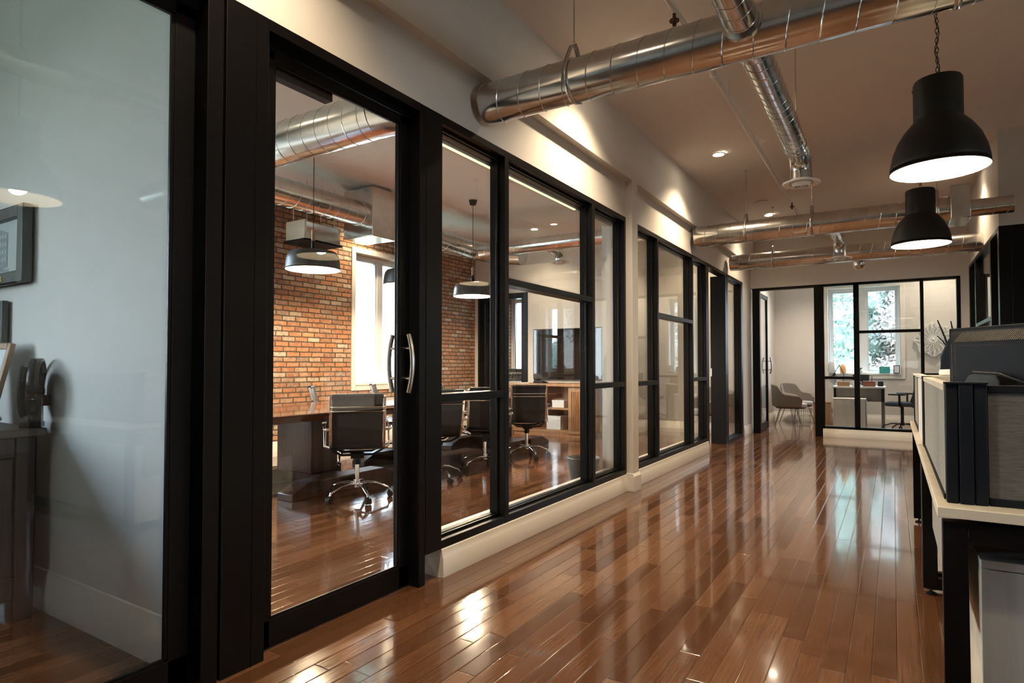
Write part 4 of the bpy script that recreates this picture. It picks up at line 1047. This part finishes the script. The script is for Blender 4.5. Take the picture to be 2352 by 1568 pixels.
# pedestals under the desk
def pedestal(x0, x1, y0, y1, label, zt=.585):
    t = thing('drawer_pedestal', label, 'cabinet', ((x0 + x1) / 2, (y0 + y1) / 2, 0))
    MB().box(x0, x1, y0 + .012, y1, .03, zt - .022).build('body', 'birch', t, world=True, bevel=.002)
    MB().box(x0 - .002, x1 + .002, y0 - .002, y1 + .002, zt - .002, zt).build('top', 'greyfront', t, world=True, bevel=.001)
    MB().box(x0, x1, y0, y0 + .012, .03, zt - .03).box(x0, x1, y0, y0 + .012, zt - .027, zt - .002).box(x0, x1, y0 + .012, y1, zt - .022, zt - .002).build('back_panel', 'birchw', t, world=True, bevel=.0015)
    for x in (x0 + .05, x1 - .05):
        for y in (y0 + .05, y1 - .05): MB().cyl((x, y, 0), (x, y, .032), .02, 12).build('caster', 'plastic', t, world=True)
    return t
pedestal(.212, 1.55, 2.262, 2.72, 'white-washed storage cabinet with a dark grey top under the nearest desk')
pedestal(.22, .72, 3.15, 3.62, 'pale cabinet beneath the back of the nearest desk', .56)

# ================================================================== END OFFICE
def tub_chair(label, loc, rz, parent=None):
    t = thing('tub_chair', label, 'chair', loc, rz, 'taupe upholstered tub chairs')
    rows_o = []; n = 44
    def top(a):   # a: 0 at back, pi at front ; height of rim
        d = abs(a)
        if d < .75: return .80 - .02 * (d / .75) ** 2
        if d < 1.35: q = (d - .75) / .6; q = q * q * (3 - 2 * q); return .78 - .165 * q
        return .615 - .035 * ((d - 1.35) / .9)
    amax = 2.22
    def ring(off, zf):
        out = []
        for i in range(n + 1):
            a = -amax + 2 * amax * i / n
            rx, ry = .285 - off, .285 - off
            x = rx * math.sin(a); y = -ry * math.cos(a)
            if abs(a) > PI / 2: y *= 1.25
            k = zf
            z = .40 + (top(a) - .40) * k
            fl = 1 + .07 * k
            end = max(0, (abs(a) - 2.0) / .22)
            z -= .06 * end * k
            out.append((x * fl, y * fl, z))
        return out
    mb = MB(); outer = [ring(0, k) for k in (0, .25, .5, .75, .93, 1.0)]; inner = [ring(.038, k) for k in (1.0, .93, .7, .4, .1)]
    rows = [[(x * .82, y * .82, .375) for x, y, z in outer[0]]] + outer + [[((a[0] + b_[0]) / 2, (a[1] + b_[1]) / 2, a[2] + .012) for a, b_ in zip(outer[-1], inner[0])]] + inner
    mb.grid(rows)
    k_ = len(rows); nc = n + 1
    mb.f.append(tuple(i * nc for i in range(k_))); mb.f.append(tuple(i * nc + n for i in range(k_))[::-1])
    mb.build('shell', 'tweed', t)
    poly = []
    for i in range(32):
        a = 2 * PI * i / 32; poly.append((.248 * math.sin(a), -.245 * math.cos(a) * (1.32 if abs(math.cos(a)) and -math.cos(a) > 0 else 1)))
    MB().prism(poly, 2, .37, .455).build('seat', 'tweedlt', t, bevel=.025, seg=4)
    MB().prism([(x * .9, y * .9) for x, y in poly], 2, .355, .375).build('seat_base', 'plastic', t)
    for sx_, sy_ in ((-1, -1), (1, -1), (-1, 1), (1, 1)):
        MB().tube([(sx_ * .15, sy_ * .14, .36), (sx_ * .235, sy_ * .235, .0)], [.011, .008], 10).build('leg', 'steel', t)
    return t
t1 = tub_chair('taupe tub chair in front, its side turned to the doorway of the end office', (-1.70, 12.66, 0), R(-80))
t2 = tub_chair('taupe tub chair standing behind the other against the end office wall', (-1.66, 13.52, 0), R(-120))
t3 = tub_chair('tub chair glimpsed through the narrow glazed bay in the back alcove', (-2.62, 10.2, 0), R(150))
wb = thing('wire_basket', 'round wire basket standing under the tub chairs', 'basket', (-1.52, 13.02, 0))
wm = MB()
for z, r_ in ((.006, .15), (.20, .175), (.34, .195)):
    wm.tube([(r_ * math.cos(2 * PI * k / 32), r_ * math.sin(2 * PI * k / 32), z) for k in range(32)], .004, 6, closed=True)
for k in range(30):
    a = 2 * PI * k / 30; wm.tube([(.15 * math.cos(a), .15 * math.sin(a), .006), (.195 * math.cos(a), .195 * math.sin(a), .34)], .0022, 5)
wm.build('wire_cage', 'steel', wb)
o = MB().box(-.16, .16, -.07, .07, 0, .42).box(-.165, .165, -.075, .075, .40, .425).build('brown_crate', 'tan', bevel=.004); o.location = (-1.24, 13.97, 0); tag(o, 'plain brown wooden box behind the tub chairs', 'box')

od = thing('office_desk', 'grey-brown desk with pale top in the end office', 'desk', (-.55, 13.3, 0))
MB().box(-.98, -.12, 13.0, 13.75, .745, .775).build('desktop', 'birchw', od, world=True, bevel=.003)
MB().box(-.96, -.14, 13.04, 13.06, .50, .745).build('front_panel', 'greywood', od, world=True)
MB().box(-.19, -.14, 13.04, 13.72, .0, .745).box(-.96, -.92, 13.04, 13.72, .0, .745).build('side_panel', 'greywood', od, world=True)
oc = thing('filing_cabinet', 'white low filing cabinet in front of the end office desk', 'cabinet', (-.68, 12.85, 0))
MB().box(-.945, -.43, 12.66, 12.99, .03, .545).build('body', 'birchw', oc, world=True, bevel=.003)
MB().box(-.952, -.423, 12.65, 12.99, .545, .565).build('top', 'white', oc, world=True, bevel=.002)
MB().box(-.42, -.415, 12.70, 12.95, .04, .54).build('door', 'birchw', oc, world=True, bevel=.002)
MB().box(-.92, -.45, 12.68, 12.97, 0, .03).build('plinth', 'plastic', oc, world=True)
def small(name, lb, cat, mat, loc, mb, bevel=.003, rz=0):
    o = mb.build(name, mat, bevel=bevel); o.location = loc; o.rotation_euler = (0, 0, rz); tag(o, lb, cat); return o
small('desk_organiser', 'brown wooden box at the left of the end office desk', 'box', 'tan', (-.80, 13.12, .776), MB().box(-.10, .10, -.07, .07, 0, .085).box(-.09, .09, -.06, .06, .085, .09))
small('desk_organiser', 'reddish brown tray box with pens at the middle of the end office desk', 'box', 'red', (-.38, 13.14, .776), MB().box(-.10, .10, -.07, .07, 0, .10).tube([(.03, 0, .09), (.05, .01, .19)], .006, 6).tube([(.05, 0, .09), (.04, .02, .18)], .006, 6))
small('pencil_cup', 'small dark square cup at the right of the end office desk', 'cup', 'plastic_b', (-.20, 13.30, .776), MB().box(-.045, .045, -.045, .045, 0, .09).box(-.038, .038, -.038, .038, .09, .092))
mg = thing('teapot_mug', 'grey glass mug with a handle on the end office desk', 'mug', (-.60, 13.12, .776))
MB().lathe([(.001, 0), (.05, 0), (.062, .03), (.060, .09), (.052, .11), (.048, .11), (.055, .03), (.001, .012)], 24).build('cup', 'ceramic', mg)
MB().tube([(.055, 0, .085), (.10, 0, .08), (.105, 0, .045), (.058, 0, .03)], .006, 8).build('mug_handle', 'ceramic', mg)
lp = thing('desk_lamp', 'thin black adjustable desk lamp by the end office window', 'lamp', (-.84, 13.60, .776))
MB().lathe([(.001, 0), (.06, 0), (.058, .012), (.001, .014)], 22).build('base', 'plastic', lp)
MB().tube([(0, 0, .01), (.02, 0, .22), (-.06, 0, .40)], .006, 8).build('pole', 'plastic', lp)
MB().tube([(-.06, 0, .40), (-.16, -.02, .20)], .005, 8).tube([(-.13, -.02, .24), (-.19, -.02, .14)], [.02, .035], 14).build('lamp_head', 'plastic', lp)
lt = thing('laptop', 'open silver laptop on the end office desk', 'laptop', (-.58, 13.44, .776), R(-20))
MB().box(-.15, .15, -.11, .11, 0, .014).build('base', 'steel', lt, bevel=.003)
MB().obox((0, .13, .11), (.30, .008, .21), Matrix.Rotation(R(-12), 3, 'X')).build('lid', 'plastic_b', lt)
small('white_vase', 'white ceramic jar at the left end of the end office window sill', 'vase', 'ceramic', (-1.06, 14.03, 1.01), MB().lathe([(.001, 0), (.058, 0), (.066, .04), (.060, .20), (.050, .235), (.001, .235)], 26))
small('salt_lamp', 'rounded orange salt lamp on the end office window sill', 'lamp', 'orange', (-.86, 14.03, 1.01), MB().lathe([(.001, 0), (.05, 0), (.055, .02), (.064, .07), (.055, .14), (.03, .18), (.001, .19)], 18))
small('teal_card', 'teal green card propped on the window sill', 'card', 'teal', (-.14, 14.06, 1.01), MB().box(-.09, .09, -.005, .005, 0, .135), .001)
pfm = thing('photo_frame', 'small grey photo frame at the right end of the window sill', 'picture', (.06, 14.04, 1.01))
MB().box(-.055, .055, -.008, .008, 0, .16).build('frame', 'plastic_b', pfm, bevel=.002)
MB().box(-.042, .042, -.0095, -.008, .014, .146).build('photo', 'paper', pfm)
pt = thing('potted_plant', 'tiny potted plant on the window sill behind the desk', 'plant', (-.56, 14.04, 1.01))
MB().lathe([(.001, 0), (.035, 0), (.045, .06), (.001, .06)], 18).build('pot', 'white', pt)
lf_ = MB()
for k in range(14):
    a = k * 2.4; lf_.tube([(0, 0, .055), (.02 * math.cos(a), .02 * math.sin(a), .09), (.045 * math.cos(a), .045 * math.sin(a), .10 + .01 * (k % 3))], [.004, .008, .002], 6)
lf_.build('leaves', 'leafg', pt)
small('taped_note', 'pale violet paper taped to the wall below the window', 'paper', 'paper', (-1.03, 14.096, .80), MB().box(-.10, .10, -.002, 0, -.10, .10), 0)

tk = thing('task_chair', 'black padded swivel chair at the end office desk', 'chair', (.13, 12.92, 0), R(78))
bkp = []
for i in range(12):
    z = .52 + .48 * i / 11; hwv = .20 + .035 * math.sin(PI * i / 11); yb = -.22 - .05 * math.sin(PI * .9 * i / 11) - .05 * (i / 11)
    bkp.append([(hwv * s_, yb + .05 * abs(s_) ** 2, z) for s_ in (-1, -.6, -.2, .2, .6, 1)])
MB().grid(bkp).build('backrest', 'jacket', tk, solid=.045)
MB().prism([(-.23, -.20), (-.25, .12), (-.18, .24), (.18, .24), (.25, .12), (.23, -.20)], 2, .44, .51).build('seat', 'jacket', tk, bevel=.025, seg=3)
MB().tube([(0, -.15, .43), (0, -.27, .50), (0, -.285, .66)], .022, 10).build('back_support', 'plastic', tk)
for s_ in (-1, 1):
    MB().tube([(s_ * .22, -.02, .44), (s_ * .30, -.02, .47), (s_ * .30, -.02, .64)], .018, 10).build('arm_post', 'plastic', tk)
    MB().obox((s_ * .30, .02, .655), (.07, .26, .03)).build('armrest', 'plastic', tk, bevel=.01)
MB().cyl((0, 0, .14), (0, 0, .44), .026, 16).build('gas_column', 'plastic', tk)
base_star(tk, 'plastic', .15, .30, .3)

rk = thing('coat_rack', 'dark branching coat stand at the right of the end office', 'coat rack', (.80, 12.4, 0))
pt_ = MB()
pt_.tube([(0, 0, 0), (0, 0, 1.2)], .018, 12).tube([(0, 0, .0), (0, 0, .012)], .14, 24)
pt_.tube([(0, 0, .8), (.02, 0, 1.3), (-.06, 0, 1.62), (-.16, 0, 1.92)], [.018, .017, .014, .010], 10)
pt_.tube([(.0, 0, .9), (.05, 0, 1.4), (.05, 0, 1.7), (.02, 0, 1.90)], [.018, .016, .013, .009], 10)
pt_.tube([(-.02, 0, 1.45), (-.10, 0, 1.58), (-.17, 0, 1.66)], [.012, .010, .007], 8).tube([(.05, 0, 1.55), (.12, .02, 1.66), (.16, .02, 1.72)], [.012, .010, .007], 8)
pt_.build('stand', 'plastic', rk, smooth=True)
jk = []
for i in range(14):
    z = 1.60 - .95 * i / 13; wd = (.05 + .115 * min(1, i / 4) + .02 * i / 13)
    jk.append([(wd * math.cos(a) * (1 + .08 * math.sin(5 * a + i * .3)), .6 * wd * math.sin(a) * (1 + .12 * math.sin(4 * a)), z) for a in [2 * PI * k / 24 for k in range(25)]])
jo = MB().grid(jk).build('hanging_jacket', 'jacket', solid=.012); jo.location = (.84, 12.36, 0); tag(jo, 'dark navy jacket hanging from the coat stand', 'jacket')

md_ = thing('carved_wall_panel', 'white carved lattice medallion panel on the end office wall', 'wall decor', (.655, 14.095, 1.665))
pl = MB(); NA, NR = 160, 30
def rim(a): return .283 + .016 * math.cos(8 * a) + .012 * abs(math.cos(4 * a))
def cell_open(i, j):
    a = (i + .5) / NA * 2 * PI; q = (j + .5) / NR
    if q < .14 or q > .965: return False
    if q < .30: return (j % 3 == 1)and (i % 10) not in (0, 1, 2)
    band = int(q * 15 + .9 * math.cos(8 * a) * q)
    if (q * 15 + .9 * math.cos(8 * a) * q) % 1.0 < .42: return False
    per = 8 if band % 2 else 10
    return ((i + band * 5) % per) not in (0, 1, 2)
vs = [(0, 0, 0)]
pl.v = [( (j / NR) * rim(2 * PI * i / NA) * math.cos(2 * PI * i / NA), -.016, (j / NR) * rim(2 * PI * i / NA) * 1.06 * math.sin(2 * PI * i / NA)) for j in range(NR + 1) for i in range(NA)]
for j in range(NR):
    for i in range(NA):
        if not cell_open(i, j): pl.f.append((j * NA + i, j * NA + (i + 1) % NA, (j + 1) * NA + (i + 1) % NA, (j + 1) * NA + i))
pl.build('lattice', 'lacquer', md_, solid=.030, smooth=False)
md_.children[0].location = (0, -.012, 0)
bs = MB()
for q in (.070, .045): bs.tube([(q * math.cos(2 * PI * k / 40), -.042, q * math.sin(2 * PI * k / 40)) for k in range(40)], .006, 6, closed=True)
bs.cyl((0, 0, 0), (0, -.03, 0), .05, 16).ball((0, -.042, 0), .020, 12).build('rosette', 'lacquer', md_)


cu = thing('window_curtain', 'grey blue curtain beside the right office window, reflected in the meeting room glass', 'curtain', (3.82, 13.98, .05))
rows = []
for i in range(40):
    x = -.28 + .56 * i / 39; y = .035 * math.sin(i * 1.15); rows.append([(x, y, 0), (x * .96, y, 1.4), (x * .92, y * .8, 2.75)])
MB().grid(rows).build('drape', 'curtain', cu, solid=.004)
MB().cyl((-1.6, 0, 2.80), (.4, 0, 2.80), .014, 10).build('rod', 'plastic', cu)

# ================================================================== OUTSIDE
g = MB().box(-60, 40, -60, 80, -4.2, -4.0).build('ground', 'grass', smooth=False); g['kind'] = 'stuff'; tag(g, 'green lawn far below the windows', 'lawn')
def tree(x, y, h, cr, label, mat, n=2600, zb=-4.0):
    t = thing('leafy_tree', label, 'tree', (x, y, zb), group='trees outside the windows')
    tk_ = MB().tube([(0, 0, .02), (0, 0, .3), (.1, .05, h * .35), (0, .1, h * .75)], [cr * .09, cr * .08, cr * .06, cr * .02], 10)
    cl_ = []
    for k in range(16):
        a = k * 2.4; q = cr * (.25 + .55 * random.random()); zz = h * (.42 + .5 * random.random())
        c_ = Vector((q * math.cos(a), q * math.sin(a), zz)); cl_.append((c_, cr * (.28 + .18 * random.random())))
        tk_.tube([(0, .05, h * .35), tuple(c_ * .6 + Vector((0, 0, h * .22))), tuple(c_)], [cr * .03, cr * .02, cr * .008], 6)
    tk_.build('trunk', 'bark', t)
    lm = MB()
    for c_, r_ in cl_: lm.ball(tuple(c_), r_ * .80, 18, (1, 1, 1), .10)
    for k in range(n):
        c_, r_ = random.choice(cl_)
        d_ = Vector((random.gauss(0, 1), random.gauss(0, 1), random.gauss(0, 1))).normalized() * r_ * (.74 + .34 * random.random())
        p = c_ + d_; s_ = random.uniform(.045, .095)
        u = Vector((random.gauss(0, 1), random.gauss(0, 1), random.gauss(0, 1))).normalized(); v = u.orthogonal().normalized()
        lm.add([p - u * s_, p + v * s_ * .6, p + u * s_, p - v * s_ * .6], [(0, 1, 2, 3)])
    lm.build('foliage', mat, t, smooth=False)
    return t
random.seed(11)
tree(-2.7, 24, 10.4, 3.0, 'green and blossom tree outside the left half of the end window', 'leafg', 24000)
tree(.4, 25, 9.6, 3.3, 'pink-white blossoming tree outside the right half of the end window', 'leafp', 26000)
tree(-2.1, 21.5, 7.0, 2.0, 'pale green tree low in the left part of the end window', 'leafg', 18000)
tree(1.4, 30, 11.8, 3.6, 'green tree behind the blossoming trees at the upper right of the end window', 'leafg', 16000)
tree(-4.6, 29, 10.5, 3.2, 'tall green tree farther back at the left of the end window', 'leafg', 14000)
tree(10.4, 27, 6.3, 2.3, 'small green tree outside the right office window', 'leafg', 8000)
tree(-17, 12.5, 7.6, 2.4, 'green tree outside the brick wall window, mostly hidden', 'leafg', 8000)
